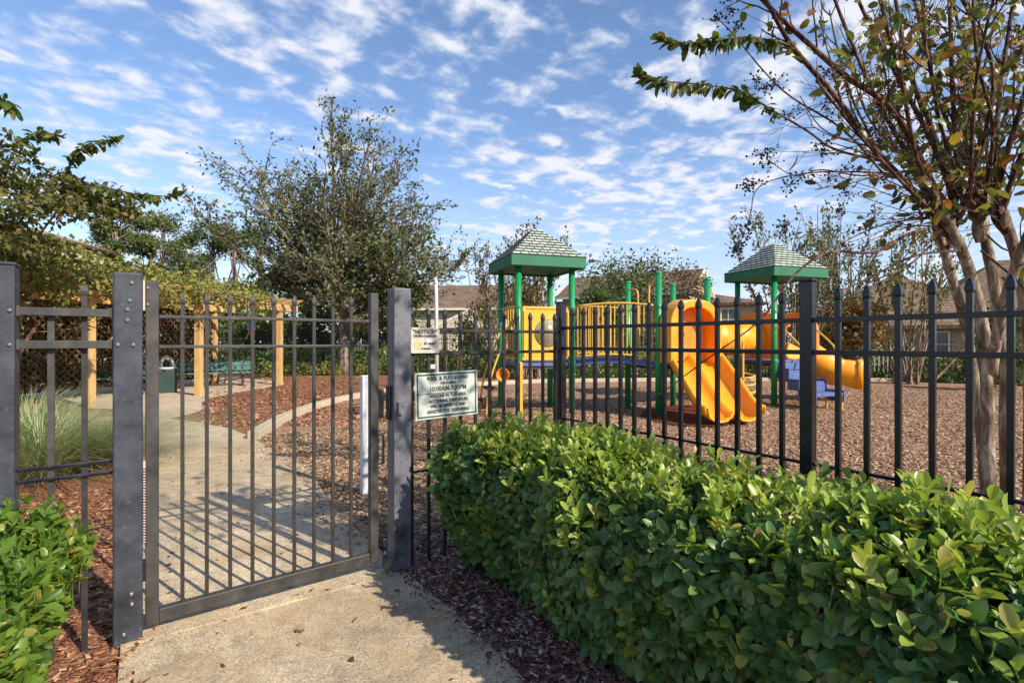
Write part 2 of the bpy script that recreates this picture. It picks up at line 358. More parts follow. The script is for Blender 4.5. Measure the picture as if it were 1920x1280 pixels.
def cat_leaves(a, b):
    n = len(a[0]); return (np.concatenate([a[0], b[0]]), a[1]+[p+n for p in b[1]], None if a[2] is None else np.concatenate([a[2], b[2]]))
def rdir(rng, n): return rows(rng.normal(size=(n, 3)))

# ------------------------------------------------------------------ trees
def limb(rng, p, d, L, n=6, up=.0, wob=.12):
    p = np.array(p, float); d = nrm(d); pts = [p.copy()]
    for i in range(n):
        d = nrm(d + np.array((0, 0, up)) + rng.normal(size=3)*wob); p = p + d*L/n; pts.append(p.copy())
    return np.array(pts)
def along(pts, f):
    x = f*(len(pts)-1); i = min(int(x), len(pts)-2); return pts[i]*(1-(x-i))+pts[i+1]*(x-i), nrm(pts[i+1]-pts[i])
def ang_dir(rng, axis, ang, az=None):
    axis = nrm(axis); u = np.cross(axis, (0,0,1.)); u = np.cross(axis, (1.,0,0)) if np.linalg.norm(u) < .1 else u
    u = nrm(u); w = np.cross(axis, u); a = rng.uniform(0, 2*math.pi) if az is None else az
    return nrm(axis*math.cos(ang) + (u*math.cos(a)+w*math.sin(a))*math.sin(ang))
def branches(rng, parents, n, Lr, ang, start=.25, up=.05, wob=.1, seg=5, taper=.5):
    out = []
    for pts in parents:
        plen = np.sum(np.linalg.norm(np.diff(pts, axis=0), axis=1))
        for k in range(n if isinstance(n, int) else max(1, int(plen*n))):
            f = rng.uniform(start, .98); p, d = along(pts, f)
            out.append(limb(rng, p, ang_dir(rng, d, rad(rng.uniform(*ang))), rng.uniform(*Lr)*(1-taper*f), seg, up, wob))
    return out
def leaf_points(rng, limbs, per_m, start=.2, spread=.03):
    P = []; T = []
    for pts in limbs:
        L = np.sum(np.linalg.norm(np.diff(pts, axis=0), axis=1)); k = rng.poisson(L*per_m)
        for f in rng.uniform(start, 1.0, k):
            p, d = along(pts, f); P.append(p); T.append(d)
    if not P: return np.zeros((0, 3)), np.zeros((0, 3))
    P = np.array(P); return P + rng.normal(size=P.shape)*spread, np.array(T)
def tubes(mb, limbs, r0, r1, n=5):
    for pts in limbs: mb.tube(pts, np.linspace(r0, r1, len(pts)), n, cap=False)

SUN = nrm(V(.787*math.cos(rad(34)), -.617*math.cos(rad(34)), math.sin(rad(34))))
# ------------------------------------------------------------------ camera, sun, sky
cd = D.cameras.new('camera'); cam = D.objects.new('camera', cd); COL.objects.link(cam)
cam.location = (0, 0, EYE); cam.rotation_euler = (rad(90), 0, 0)
cd.sensor_width = 36; cd.lens = 36*F/1920; cd.clip_start = .05; cd.clip_end = 2000; S.camera = cam
sd = D.lights.new('sun', 'SUN'); sd.energy = 4.6; sd.angle = rad(.55); sd.color = (1, .90, .76)
so = D.objects.new('sun', sd); COL.objects.link(so); so.location = (10, -8, 12)
so.rotation_euler = Vector(SUN).to_track_quat('Z', 'Y').to_euler()
w = D.worlds.new('World'); S.world = w; w.use_nodes = True
nt = w.node_tree; nt.nodes.clear(); N_ = nt.nodes.new; L_ = nt.links.new
out = N_('ShaderNodeOutputWorld'); bg = N_('ShaderNodeBackground'); bg.inputs['Strength'].default_value = .142; L_(bg.outputs[0], out.inputs[0])
sky = N_('ShaderNodeTexSky'); sky.sky_type = 'NISHITA'; sky.sun_disc = False
sky.sun_elevation = rad(34); sky.sun_rotation = math.atan2(SUN[0], SUN[1]); sky.air_density = 1.0; sky.dust_density = .25; sky.ozone_density = 2.5
tc = N_('ShaderNodeTexCoord'); sx = N_('ShaderNodeSeparateXYZ'); L_(tc.outputs['Generated'], sx.inputs[0])
def mth(op, a, b=None):
    n = N_('ShaderNodeMath'); n.operation = op
    for i, v in enumerate((a, b)):
        if v is None: continue
        if hasattr(v, 'is_linked'): L_(v, n.inputs[i])
        else: n.inputs[i].default_value = v
    return n.outputs[0]
zz = mth('ADD', mth('MAXIMUM', sx.outputs[2], 0.0), .10)
cx = N_('ShaderNodeCombineXYZ'); L_(mth('DIVIDE', sx.outputs[0], zz), cx.inputs[0]); L_(mth('DIVIDE', sx.outputs[1], zz), cx.inputs[1])
mp = N_('ShaderNodeMapping'); mp.inputs['Rotation'].default_value = (0, 0, 0); mp.inputs['Scale'].default_value = (1.6, 1.7, 1); mp.inputs['Location'].default_value = (.4, 5.2, 0); pre = N_('ShaderNodeMapping'); pre.inputs['Rotation'].default_value = (0, 0, rad(-33)); L_(cx.outputs[0], pre.inputs[0]); L_(pre.outputs[0], mp.inputs[0])
def nz(scale, det, rough, dist=0):
    n = N_('ShaderNodeTexNoise'); n.inputs['Scale'].default_value = scale; n.inputs['Detail'].default_value = det
    n.inputs['Roughness'].default_value = rough; n.inputs['Distortion'].default_value = dist; L_(mp.outputs[0], n.inputs['Vector']); return n.outputs[0]
cov = nz(.40, 2, .5); mid = nz(1.5, 3, .55); puff = nz(4.4, 6, .52, .2); fine = nz(13, 5, .6)
dens = mth('ADD', mth('ADD', mth('MULTIPLY', puff, 1.0), mth('MULTIPLY', cov, .45)), mth('ADD', mth('MULTIPLY', mid, .50), mth('MULTIPLY', fine, .20)))
rp = N_('ShaderNodeValToRGB'); rp.color_ramp.interpolation = 'EASE'
rp.color_ramp.elements[0].position = .0; rp.color_ramp.elements[1].position = 1.0
mr = N_('ShaderNodeMapRange'); mr.inputs['From Min'].default_value = .985; mr.inputs['From Max'].default_value = 1.27; L_(dens, mr.inputs['Value']); L_(mr.outputs[0], rp.inputs['Fac'])
fd = N_('ShaderNodeMapRange'); fd.inputs['From Min'].default_value = .60; fd.inputs['From Max'].default_value = .80; fd.inputs['To Min'].default_value = .95; fd.inputs['To Max'].default_value = .15; L_(sx.outputs[2], fd.inputs['Value'])  # thins the clouds overhead, out of view, to lower ambient light
mask = mth('MULTIPLY', rp.outputs[0], fd.outputs[0])
veil = mth('MULTIPLY', mth('SUBTRACT', 1.0, mth('MINIMUM', mth('MULTIPLY', mth('MAXIMUM', sx.outputs[2], 0.0), 3.0), 1.0)), .72)
mask2 = mth('MAXIMUM', mask, veil)
hs = N_('ShaderNodeMix'); hs.data_type = 'RGBA'; hs.blend_type = 'MULTIPLY'; hs.inputs[0].default_value = 1
L_(sky.outputs[0], hs.inputs[6]); hs.inputs[7].default_value = (.90, .92, .98, 1)
mx = N_('ShaderNodeMix'); mx.data_type = 'RGBA'; L_(mask2, mx.inputs[0]); L_(hs.outputs[2], mx.inputs[6]); 
cm_ = N_('ShaderNodeMix'); cm_.data_type = 'RGBA'; L_(rp.outputs[0], cm_.inputs[0]); cm_.inputs[6].default_value = (3.1, 3.55, 4.6, 1); cm_.inputs[7].default_value = (4.3, 4.4, 4.75, 1); L_(cm_.outputs[2], mx.inputs[7])
L_(mx.outputs[2], bg.inputs['Color'])
S.view_settings.view_transform = 'Standard'; S.view_settings.look = 'None'; S.view_settings.exposure = .58; S.view_settings.gamma = 1
S.cycles.use_adaptive_sampling = True; S.cycles.max_bounces = 6; S.cycles.transparent_max_bounces = 4
S.cycles.use_denoising = True

# ------------------------------------------------------------------ frame of the gate line
# A runs along the gate line (away to the right), B runs from it towards the viewer; origin = foot of the latch post
L0 = V(-.659, 2.978, 0); A = V(.8192, .5736, 0); B = V(.5736, -.8192, 0); Z = V(0, 0, 1)
RA = np.stack([A, -B, Z], 1)      # local x along the gate line, local y away from viewer
RB = np.stack([B, A, Z], 1)       # local x along the second fence
def ts(t, s, z=0): return L0 + t*A + s*B + z*Z
rng = np.random.default_rng(11)

# ------------------------------------------------------------------ ground
def sheet(name, pts, z, mat, thick=0, bevel=0):
    mb = MB(); P = [V(p[0], p[1], z) for p in pts]
    if thick: mb.prism([p - V(0, 0, thick) for p in P], (0, 0, thick))
    else: mb.add(P, [tuple(range(len(P)))])
    me = mb.mesh(name)
    if not thick and len(me.polygons) and me.polygons[0].normal.z < 0: me.flip_normals()
    o = link(name, me, mat); tag(o, kind='structure')
    b = bmesh.new(); b.from_mesh(me); bmesh.ops.triangulate(b, faces=[f for f in b.faces if len(f.verts) > 4]); b.to_mesh(me); b.free()
    if bevel:
        m = o.modifiers.new('soft_edges', 'BEVEL'); m.width = bevel; m.segments = 2; m.limit_method = 'ANGLE'; m.angle_limit = rad(40)
    return o
def wob(pts, amp, step=.25, seed=1, closed=True):
    r = np.random.default_rng(seed); o = []; n = len(pts)
    for i in range(n if closed else n-1):
        p = np.array(pts[i][:2], float); q = np.array(pts[(i+1) % n][:2], float); k = max(1, int(np.linalg.norm(q-p)/step))
        for j in range(k): o.append(p+(q-p)*j/k + r.normal(size=2)*amp*(j > 0))
    return o
sheet('ground', [(-400, -60), (400, -60), (400, 700), (-400, 700)], 0, M['grass_ground'])
sheet('mulch_bed', wob([(-17, -3), (-1, -3), (2.5, 3), (1, 20.2), (-9, 20.6), (-17, 15)], .04, .6, 3), .004, M['red_mulch'])
g = lambda x, y: tuple(gnd(x, y)[:2])
curb_px = [(476, 824), (500, 808), (528, 792), (556, 779), (590, 766), (625, 756), (660, 748), (695, 741)]
curb = [gnd(*p) for p in curb_px] + [V(-2.9, 13.6, 0), V(-1.6, 15.2, 0), V(1, 16.6, 0), V(5, 17.2, 0), V(10, 17.3, 0), V(14, 17, 0)]
tsx = lambda t, s: tuple(ts(t, s)[:2])
sheet('playground_surface', wob([tsx(.03, -.2), tsx(.03, -4.0)], .01, .3, 2, False) + [c[:2] for c in curb] + [(16, 12), (14, 2), (6, -3)] + wob([tsx(1.05, 3.4), tsx(.95, .2)], .03, .2, 4, False), .008, M['chips'])
sheet('dark_mulch_bed', wob([tsx(.0, 4.2), tsx(1.02, 4.2), tsx(1.08, 2), tsx(1.12, .2), tsx(1.0, -.75), tsx(.4, -.62), tsx(.02, -.5)], .03, .15, 5), .012, M['dark_mulch'])
slab_px = [(506, 843), (470, 820), (430, 804), (380, 794), (318, 786), (352, 779), (374, 772), (384, 764), (378, 756), (400, 746), (460, 734), (532, 722), (532, 715), (420, 708), (300, 712), (30, 737), (150, 766), (218, 768), (218, 782), (120, 788), (20, 806), (20, 846), (250, 860)]
sheet('patio_slab', [g(*p) for p in slab_px], .014, M['slab'])
# the path: two poured slabs meeting at a joint under the gate
p1 = [tsx(.02, .09), tsx(.035, .6), tsx(.01, 1.4), tsx(-.02, 2.6), tsx(-.05, 4.4), tsx(-1.3, 4.4), tsx(-1.26, 2), tsx(-1.25, .09)]
p2 = [tsx(.03, .075), tsx(-1.25, .075), tsx(-1.27, -2), tsx(-1.3, -4.75), tsx(-.1, -4.75), tsx(.05, -4.2), tsx(.17, -3.0), tsx(.14, -2.2), tsx(.03, -1.4), tsx(.015, -.5)]
sheet('path', p1, .022, M['path'], .12, .002); sheet('far_path', p2, .022, M['path'], .12, .002)
sheet('slide_shade_patch', wob([g(1205, 776), g(1235, 763), g(1300, 762), g(1385, 776), g(1410, 792), g(1340, 803), g(1240, 796)], .06, .3, 8), .032, M['slide_shade'])  # dark sheet painting the shade beside the slide onto the ground
# scattered loose chips: one uncountable layer per bed
def scatter(name, n, samp, z, mat, Ls, seed):
    r = np.random.default_rng(seed); P = samp(r, n); P = np.column_stack([P, np.full(len(P), z)]); m = len(P)
    P[:, 2] += r.uniform(0, .012, m)
    a = r.uniform(0, 2*math.pi, m); Dd = np.column_stack([np.cos(a), np.sin(a), r.normal(size=m)*.25]); Nn = np.column_stack([r.normal(size=m)*.45, r.normal(size=m)*.45, np.ones(m)])
    L = r.uniform(*Ls, m); W = L*r.uniform(.18, .5, m)
    Dd = rows(Dd); Nn = rows(Nn-Dd*np.sum(Nn*Dd, 1, keepdims=True)); Sd = np.cross(Dd, Nn)
    c = r.uniform(.5, 1, (4, m, 1)); L = L[:, None]; W = W[:, None]
    q = np.stack([P-Dd*L*.5*c[0]-Sd*W*.5, P+Dd*L*.5-Sd*W*.5*c[1], P+Dd*L*.5*c[2]+Sd*W*.5, P-Dd*L*.5+Sd*W*.5*c[3]], 1)
    top = q.reshape(-1, 3); bot = top - np.repeat(Nn, 4, 0)*.004
    b = np.arange(m)[:, None]*4; n4 = 4*m
    f = [b+np.array([[0,1,2,3]])] + [np.column_stack([b[:, 0]+i, n4+b[:, 0]+i, n4+b[:, 0]+(i+1) % 4, b[:, 0]+(i+1) % 4]) for i in range(4)]
    o = link(name, npmesh(name, np.concatenate([top, bot]), f), mat); tag(o, kind='stuff'); return o
def samp_ts(t0, t1, s0, s1):
    return lambda r, n: np.array([ts(a, b)[:2] for a, b in zip(r.uniform(t0, t1, n), r.uniform(s0, s1, n))])
scatter('dark_mulch_chips', 9000, samp_ts(.03, .8, -.5, 2.0), .014, M['dark_piece'], (.015, .05), 21)
def s_spill(r, n): return np.array([ts(abs(a)*-1+.02, b)[:2] for a, b in zip(r.normal(size=n)*.035, r.uniform(-.45, 2.2, n))])
scatter('spilled_mulch_chips', 260, s_spill, .024, M['dark_piece'], (.01, .03), 26)
def s_spill2(r, n): return np.array([ts(.12-abs(a)-.1*(b > -1.6), b)[:2] for a, b in zip(r.normal(size=n)*.09, r.uniform(-4.2, -.4, n))])
scatter('spilled_tan_chips', 420, s_spill2, .024, M['tan_piece'], (.01, .035), 27)
def s_spill3(r, n): return np.array([ts(-1.26+abs(a), b)[:2] for a, b in zip(r.normal(size=n)*.06, r.uniform(-4.2, 1.4, n))])
scatter('spilled_red_chips', 420, s_spill3, .024, M['red_piece'], (.01, .03), 28)
def s_left(r, n):
    P = np.array([ts(a, b)[:2] for a, b in zip(r.uniform(-3.6, -1.24, n), r.uniform(-3.0, 1.2, n))]); return P
scatter('red_mulch_chips', 9000, s_left, .007, M['red_piece'], (.015, .055), 22)
def s_far(r, n):
    P = np.array([gnd(x, y)[:2] for x, y in zip(r.uniform(380, 690, n), r.uniform(706, 800, n))]); return P
scatter('far_red_mulch_chips', 5000, s_far, .007, M['red_piece'], (.04, .12), 23)
def s_play(r, n):
    Y = 3.0 + 12*r.uniform(0, 1, n)**1.15; px = r.uniform(690, 1920, n); P = np.column_stack([(px-960)/F*Y, Y])
    rel = P-L0[:2]; t = rel @ A[:2]; s = rel @ B[:2]
    P = P[((s < -.5) & (t > .2)) | ((t > 1.0) & (s > -.6))]
    cy = np.array([c[1] for c in curb]); cx = np.array([c[0] for c in curb]); o_ = np.argsort(cy)
    return P[P[:, 0] > np.interp(P[:, 1], cy[o_], cx[o_])+.15]
scatter('tan_chips', 52000, s_play, .011, M['tan_piece'], (.022, .062), 24)
def s_pside(r, n):
    s = -.5-4.6*r.uniform(0, 1, n); t = .12 + np.abs(r.normal(size=n))*1.1; return np.array([ts(a, b)[:2] for a, b in zip(t, s)])
scatter('pathside_chips', 14000, s_pside, .011, M['tan_piece'], (.02, .06), 25)
# fallen leaves on the path and mulch
P = samp_ts(-1.22, .02, -4.4, 1.6)(rng, 150); P = np.column_stack([P, np.full(len(P), .028)])
P2 = s_play(rng, 260); P2 = np.column_stack([P2, np.full(len(P2), .03)]); P = np.concatenate([P, P2])
a = rng.uniform(0, 6.28, len(P)); fl = leaves(P, np.column_stack([np.cos(a), np.sin(a), rng.normal(size=len(P))*.2]), np.column_stack([rng.normal(size=(len(P), 2))*.35, np.ones(len(P))]), rng.uniform(.012, .05, len(P)), rng.uniform(.007, .024, len(P)), .5, .3)
tag(leafobj('leaf_litter', fl, M['fallen']), kind='stuff')

# playground curb
ct = thing('timber_curb', 'pale tan raised curb curving between the red mulch and the playground chips', 'curb', curb[0])
mb = MB()
for i in range(len(curb)-1):
    p, q = curb[i], curb[i+1]; d = nrm(q-p)
    n_ = V(-d[1], d[0], 0); pn = nrm(curb[i]-curb[i-1]) if i else d; nn = nrm(curb[i+2]-curb[i+1]) if i < len(curb)-2 else d
    na = nrm(V(-(pn+d)[1], (pn+d)[0], 0)); nb = nrm(V(-(nn+d)[1], (nn+d)[0], 0))
    h = .115; wd = .085
    mb2 = MB(); ring = [p-na*wd, q-nb*wd, q+nb*wd, p+na*wd]
    mb2.prism([r+V(0, 0, -.03) for r in ring], (0, 0, h+.03)); mb2.build('curb_segment', M['curb'], ct, p, bevel=.012)

# ------------------------------------------------------------------ fences and gate
def picket_mesh(h, w, tip=True):
    mb = MB(); hw = w/2
    if tip:
        mb.box((0, 0, (h-.055)/2), (w, w, h-.055))
        z = h-.055; prof = [(hw*.98, z+.0005), (hw*1.3, z+.010), (hw*1.35, z+.022), (hw*.9, z+.042), (hw*.12, h)]
        vs = [(sx*r, sy*r, zz) for r, zz in prof for sx, sy in ((-1,-1),(1,-1),(1,1),(-1,1))]
        fs = [(i*4+k, i*4+(k+1) % 4, (i+1)*4+(k+1) % 4, (i+1)*4+k) for i in range(4) for k in range(4)] + [(3,2,1,0), (16,17,18,19)]
        return mb, vs, fs
    mb.box((0, 0, h/2), (w, w, h)); return mb, None, None
def rot_obj(o, R):
    o.rotation_euler = Matrix(R.tolist()).to_euler(); return o
def picket_proto(h, w, mat, parent, loc, R, tip=True, cap=False):
    mb, vs, fs = picket_mesh(h, w, tip)
    body = link('picket', mb.mesh('picket'), mat, parent, np.asarray(loc)-wloc(parent)); rot_obj(body, R)
    if vs:
        t = MB().add(vs, fs); link('spear_tip', t.mesh('spear_tip'), mat, body)
    return body
def picket_copy(src, parent, loc):
    o = src.copy(); COL.objects.link(o); o.parent = parent; o.location = tuple(np.asarray(loc)-wloc(parent))
    for ch in src.children:
        c = ch.copy(); COL.objects.link(c); c.parent = o
    return o
def rail(parent, p, q, w, h, mat, name='rail', bevel=.002):
    MB().bar(p, q, w, h).build(name, mat, parent, p, bevel=bevel)
def post(parent, c, w, h, mat, R, name='post', capmat=None):
    o = MB().box(V(0, 0, h/2), (w, w, h)).build(name, mat, None, bevel=.005)
    o.parent = parent; o.location = tuple(np.asarray(c)-wloc(parent)); rot_obj(o, R)
    k = MB().box(V(0, 0, h+.006), (w+.008, w+.008, .012)).build('post_cap', capmat or mat, None, bevel=.003); k.parent = o
    return o

# left fence beside the hinge post
fl_ = thing('metal_fence', 'grey weathered fence section with blunt picket, between the thick edge post and hinge post', 'fence', ts(-1.63, 0))
post(fl_, ts(-1.63, 0), .104, 1.594, M['post_paint'], RA)
for z in (1.42, 1.288):
    rail(fl_, ts(-1.578, .012, z), ts(-1.275, .012, z-.001), .03, .032, M['gate_paint'])
    for tt, nm in ((-1.572, 'bracket'), (-1.281, 'bracket')):
        MB().box(ts(tt, .012, z), (.012, .04, .042), RA).build(nm, M['gate_paint'], fl_, ts(tt, .012, z), bevel=.002)
    MB().lathe(V(0, 0, 0), [(.004, 0), (.007, .002), (.006, .006), (.002, .008)], 10).build('screw', M['steel'], None).parent = fl_
    sc_ = fl_.children[-1] if fl_.children[-1].name.startswith('screw') else [c for c in fl_.children if c.name.startswith('screw')][-1]
    sc_.location = tuple(ts(-1.592, .055, z)-wloc(fl_)); rot_obj(sc_, np.stack([A, Z, B], 1))
for z in (.79, .742): rail(fl_, ts(-1.578, -.005, z), ts(-1.275, -.005, z), .022, .014, M['black_paint'])
pk = picket_proto(1.405, .022, M['gate_paint'], fl_, ts(-1.4787, -.016, 0), RA, tip=False)
pk2 = picket_proto(1.545, .020, M['dusty_black'], fl_, ts(-1.3728, -.016, 0), RA)

# hinge post
hp = thing('gate_post', 'blue grey square steel post with screw heads, at the hinge side of the gate', 'post', ts(-1.225, 0))
o = MB().box(V(0, 0, .797), (.104, .104, 1.594)).build('post_tube', M['post_paint'], None, bevel=.007); o.parent = hp; rot_obj(o, RA)
tq = lambda px: ((2.978*(px-960)/F+.659)/(.8192-.5736*(px-960)/F))
sproto = None
for px, py in ((247, 530), (243, 563), (239, 580), (239, 600), (221, 646), (250, 646), (246, 1113), (247, 1132), (232, 1189)):
    q = (px-960)/F; s_ = .054; 
    # intersect the pixel ray with the post's front face
    O = ts(0, s_); tt = (q*O[1]-O[0])/(A[0]-q*A[1]); P_ = O+tt*A; z = EYE-(py-640)/F*P_[1]
    if sproto is None:
        sproto = MB().lathe(V(0, 0, 0), [(.006, -.002), (.0085, .001), (.007, .005), (.003, .007)], 12).build('screw', M['steel'], None); so_ = sproto
    else: so_ = sproto.copy(); COL.objects.link(so_)
    so_.parent = hp; so_.location = tuple(P_+V(0, 0, z)-wloc(hp)); rot_obj(so_, np.stack([A, Z, B], 1))

# gate
gt = thing('metal_gate', 'faded grey steel picket gate with one wide bottom rail, closed across the path', 'gate', ts(-1.14, 0))
def stile(tc, w, z0, z1):
    return MB().box(ts(tc, 0, (z0+z1)/2), (w, .045, z1-z0), RA).build('stile', M['gate_paint'], gt, ts(tc, 0), bevel=.004)
stile(-1.1395, .05, .055, 1.564); stile(-.131, .046, .085, 1.565)
MB().bar(ts(-1.1140, 0, .088), ts(-.1545, 0, .112), .040, .06).build('bottom_rail', M['gate_paint'], gt, ts(-1.114, 0, .088), bevel=.004)
for z in (1.411, 1.2765): rail(gt, ts(-1.1140, 0, z), ts(-.1545, 0, z), .022, .014, M['gate_paint'])
gp = None
for k in range(9):
    f = k/8; t_ = -1.0256+(1.0256-.255)*f; zb = .112+.024*(t_+1.114)/.96
    if gp is None: gp = picket_proto(1.523-zb, .0155, M['gate_picket'], gt, ts(t_, 0, zb), RA)
    else: picket_copy(gp, gt, ts(t_, 0, zb))
# hinges: upper leaf with two screws, lower spring barrel
h1 = MB().box(ts(-1.1685, .012, 1.50), (.007, .03, .13), RA).build('hinge', M['pink_strip'], gt, ts(-1.1685, .012, 1.5))
for z in (1.535, 1.462): MB().box(ts(-1.155, .025, z), (.010, .006, .010), RA).build('hinge_screw', M['steel'], h1, ts(-1.155, .025, z), bevel=.002)
sp = MB(); sp.tube([ts(-1.1685, .02, z) for z in np.linspace(.42, .78, 12)], .0055, 8)
so2 = sp.build('hinge_spring', M['pink_strip'], gt, ts(-1.1685, .02, .42))
hx = MB(); hx.tube([ts(-1.1685, .02, .42)+.0075*(math.cos(a)*A+math.sin(a)*B)+V(0, 0, .012*a/6.283) for a in np.linspace(0, 6.283*28, 28*9)], .0022, 5)
hx.build('spring_coil', M['dusty_black'], so2, ts(-1.1685, .02, .42))
MB().box(ts(-1.1685, .01, .30), (.012, .03, .09), RA).build('hinge', M['dark_hole'], gt, ts(-1.1685, .01, .3), bevel=.002)
# latch bolt box on the stile: black upper part and open grey lower frame
lb = MB().box(ts(-.091, -.002, .955), (.032, .03, .16), RA).build('latch_box', M['dark_hole'], gt, ts(-.091, -.002, .955), bevel=.003)
fr = MB()
for dt, dz, w_, h_ in ((-.0165, 0, .005, .165), (.0165, 0, .005, .165), (0, .08, .028, .005), (0, -.08, .028, .005)): fr.box(ts(-.0905+dt, .0, .70+dz), (w_, .026, h_), RA)
lf = fr.build('latch_frame', M['dusty_black'], gt, ts(-.09, 0, .7))
MB().bar(ts(-.098, 0, .735), ts(-.084, 0, .765), .008, .006).build('latch_tongue', M['steel'], lf, ts(-.09, 0, .74))

# latch post
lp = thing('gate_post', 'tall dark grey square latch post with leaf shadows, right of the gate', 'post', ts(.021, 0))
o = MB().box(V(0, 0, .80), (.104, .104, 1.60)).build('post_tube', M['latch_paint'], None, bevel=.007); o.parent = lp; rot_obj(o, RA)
o = MB().box(ts(.004, .0545, .925), (.045, .006, .085), RA).build('latch_plate', M['latch_paint'], lp, ts(.004, .0545, .925), bevel=.001)
MB().box(ts(-.012, .059, .925), (.006, .004, .075), RA).build('plate_slot', M['dark_hole'], o, ts(-.012, .059, .925))
MB().box(ts(-.001, .0592, .891), (.020, .004, .006), RA).build('plate_slot', M['dark_hole'], o, ts(-.001, .0592, .891))
MB().box(ts(-.039, -.01, .955), (.014, .05, .19), RA).build('latch_keeper', M['dark_hole'], lp, ts(-.039, -.01, .955), bevel=.002)
MB().box(ts(.082, .02, .93), (.016, .03, .05), RA).build('latch_knob', M['dark_hole'], lp, ts(.082, .02, .93), bevel=.003)
MB().box(ts(.021, 0, .012), (.128, .128, .022), RA).build('base_collar', M['post_paint'], lp, ts(.021, 0), bevel=.004)

# panel between latch post and corner post
fa = thing('metal_fence', 'black picket fence panel carrying the two signs, between latch post and corner post', 'fence', ts(.09, 0))
for z in (1.365, 1.232, .545): rail(fa, ts(.074, 0, z), ts(1.198, 0, z), .026 if z > 1 else .016, .020 if z > 1 else .012, M['dusty_black'])
gp = None
for k in range(11):
    t_ = .0975+.107*k
    if t_ > 1.19: break
    if gp is None: gp = picket_proto(1.478, .017, M['dusty_black'], fa, ts(t_, -.0, .018), RA)
    else: picket_copy(gp, fa, ts(t_, 0, .018))
# long fence on the right
fb = thing('metal_fence', 'long glossy black spear tipped fence running behind the big hedge to the right', 'fence', ts(1.224, 0))
post(fb, ts(1.224, 0), .055, 1.565, M['black_paint'], RB); post(fb, ts(1.224, 1.671), .052, 1.563, M['black_paint'], RB); post(fb, ts(1.224, 3.342), .052, 1.563, M['black_paint'], RB)
for s0, s1 in ((.030, 1.643), (1.699, 3.314)):
    for z in (1.393, 1.2525, .765): rail(fb, ts(1.224, s0, z), ts(1.224, s1, z), .026 if z > 1 else .016, .021 if z > 1 else .014, M['black_paint'])
gp = None
for s_ in list(np.linspace(.118, 1.557, 14)) + list(1.794+.1075*np.arange(15)):
    if s_ > 3.3: break
    if gp is None: gp = picket_proto(1.512, .0195, M['black_paint'], fb, ts(1.224, s_, .015), RB)
    else: picket_copy(gp, fb, ts(1.224, s_, .015))

# ------------------------------------------------------------------ signs
def text_line(parent, txt, size, org, xd, yd, mat, width=None, name='lettering'):
    c = D.curves.new('letters', 'FONT'); c.body = txt; c.size = size; c.align_x = 'CENTER'; c.extrude = .0006; c.offset = .0009; c.resolution_u = 3
    o = D.objects.new('letters', c); COL.objects.link(o); bpy.context.view_layer.update()
    me = D.meshes.new_from_object(o.evaluated_get(bpy.context.evaluated_depsgraph_get())); D.objects.remove(o)
    n = len(me.vertices); co = np.zeros(n*3); me.vertices.foreach_get('co', co); co = co.reshape(-1, 3)
    if width: co[:, 0] *= width/max(1e-6, co[:, 0].max()-co[:, 0].min())
    nd = np.cross(xd, yd); W_ = co[:, :1]*xd + co[:, 1:2]*yd + co[:, 2:]*nd
    me.vertices.foreach_set('co', W_.ravel()); me.update(); me.materials.clear()
    return link(name, me, mat, parent, np.asarray(org)-wloc(parent))
tilt = rad(1.2); xd = nrm(A*math.cos(tilt)+Z*math.sin(tilt)); yd = nrm(-A*math.sin(tilt)+Z*math.cos(tilt)); RS = np.stack([xd, -B, yd], 1)
c0 = ts(.313, .030, .985); W2, H2 = .418, .272
sg = thing('rules_sign', 'pale metal rules sign with green border and faded black capitals, low on the fence', 'sign', c0)
MB().box(c0, (W2, .004, H2), RS).build('sign_plate', M['sign_white'], sg, c0, bevel=.001)
fr = MB(); off = B*.0028
for dx, dz, w_, h_ in ((0, H2/2-.014, W2-.022, .009), (0, -H2/2+.014, W2-.022, .009), (-W2/2+.0155, 0, .009, H2-.0375), (W2/2-.0155, 0, .009, H2-.0375)):
    fr.box(c0+off+xd*dx+yd*dz, (w_, .001, h_), RS)
fr.build('sign_border', M['sign_green'], sg, c0)
for txt, sz, dz, wd in (('POOL  &  PLAYGROUND', .030, .090, .275), ('HOURS', .020, .064, .10), ('10:00AM-7:30PM', .038, .026, .24), ('ANYONE IN THIS AREA', .027, -.012, .245), ('NOT DURING THESE HOURS', .027, -.043, .262), ('WILL BE REPORTED AND', .027, -.072, .235), ('ARRESTED FOR TRESPASSING', .027, -.103, .285)):
    text_line(sg, txt, sz, c0+B*.0033+yd*dz+xd*.005, xd, yd, M['sign_ink'], wd)
MB().box(c0+off+xd*-.06+yd*.012, (.26, .001, .0035), RS).build('sign_rule', M['sign_ink'], sg, c0)
for dx in (-.19, .19):
    MB().box(c0+B*.004+xd*dx+yd*(H2/2-.007), (.008, .004, .008), RS).build('sign_screw', M['steel'], sg, c0, bevel=.002)
RS1 = RA; c1 = ts(.167, .030, 1.306)
sn = thing('notice_sign', 'small faded notice sign with a yellowish blotch, on the top rails beside the latch post', 'sign', c1)
MB().box(c1, (.185, .004, .148), RS1).build('sign_plate', M['sign_grey'], sn, c1, bevel=.001)
text_line(sn, '"NOTICE!"', .030, c1+B*.003+Z*.040, A, Z, M['notice_ink'], .155)
text_line(sn, 'THIS AREA IS MONITORED', .016, c1+B*.003+Z*.020, A, Z, M['notice_ink'], .150)
text_line(sn, 'BY VIDEO', .015, c1+B*.003+V(0, 0, -.024)+A*.028, A, Z, M['notice_ink'], .07)
text_line(sn, 'NO TRESPASSING', .012, c1+B*.003+V(0, 0, -.052)+A*.005, A, Z, M['notice_ink'], .06)
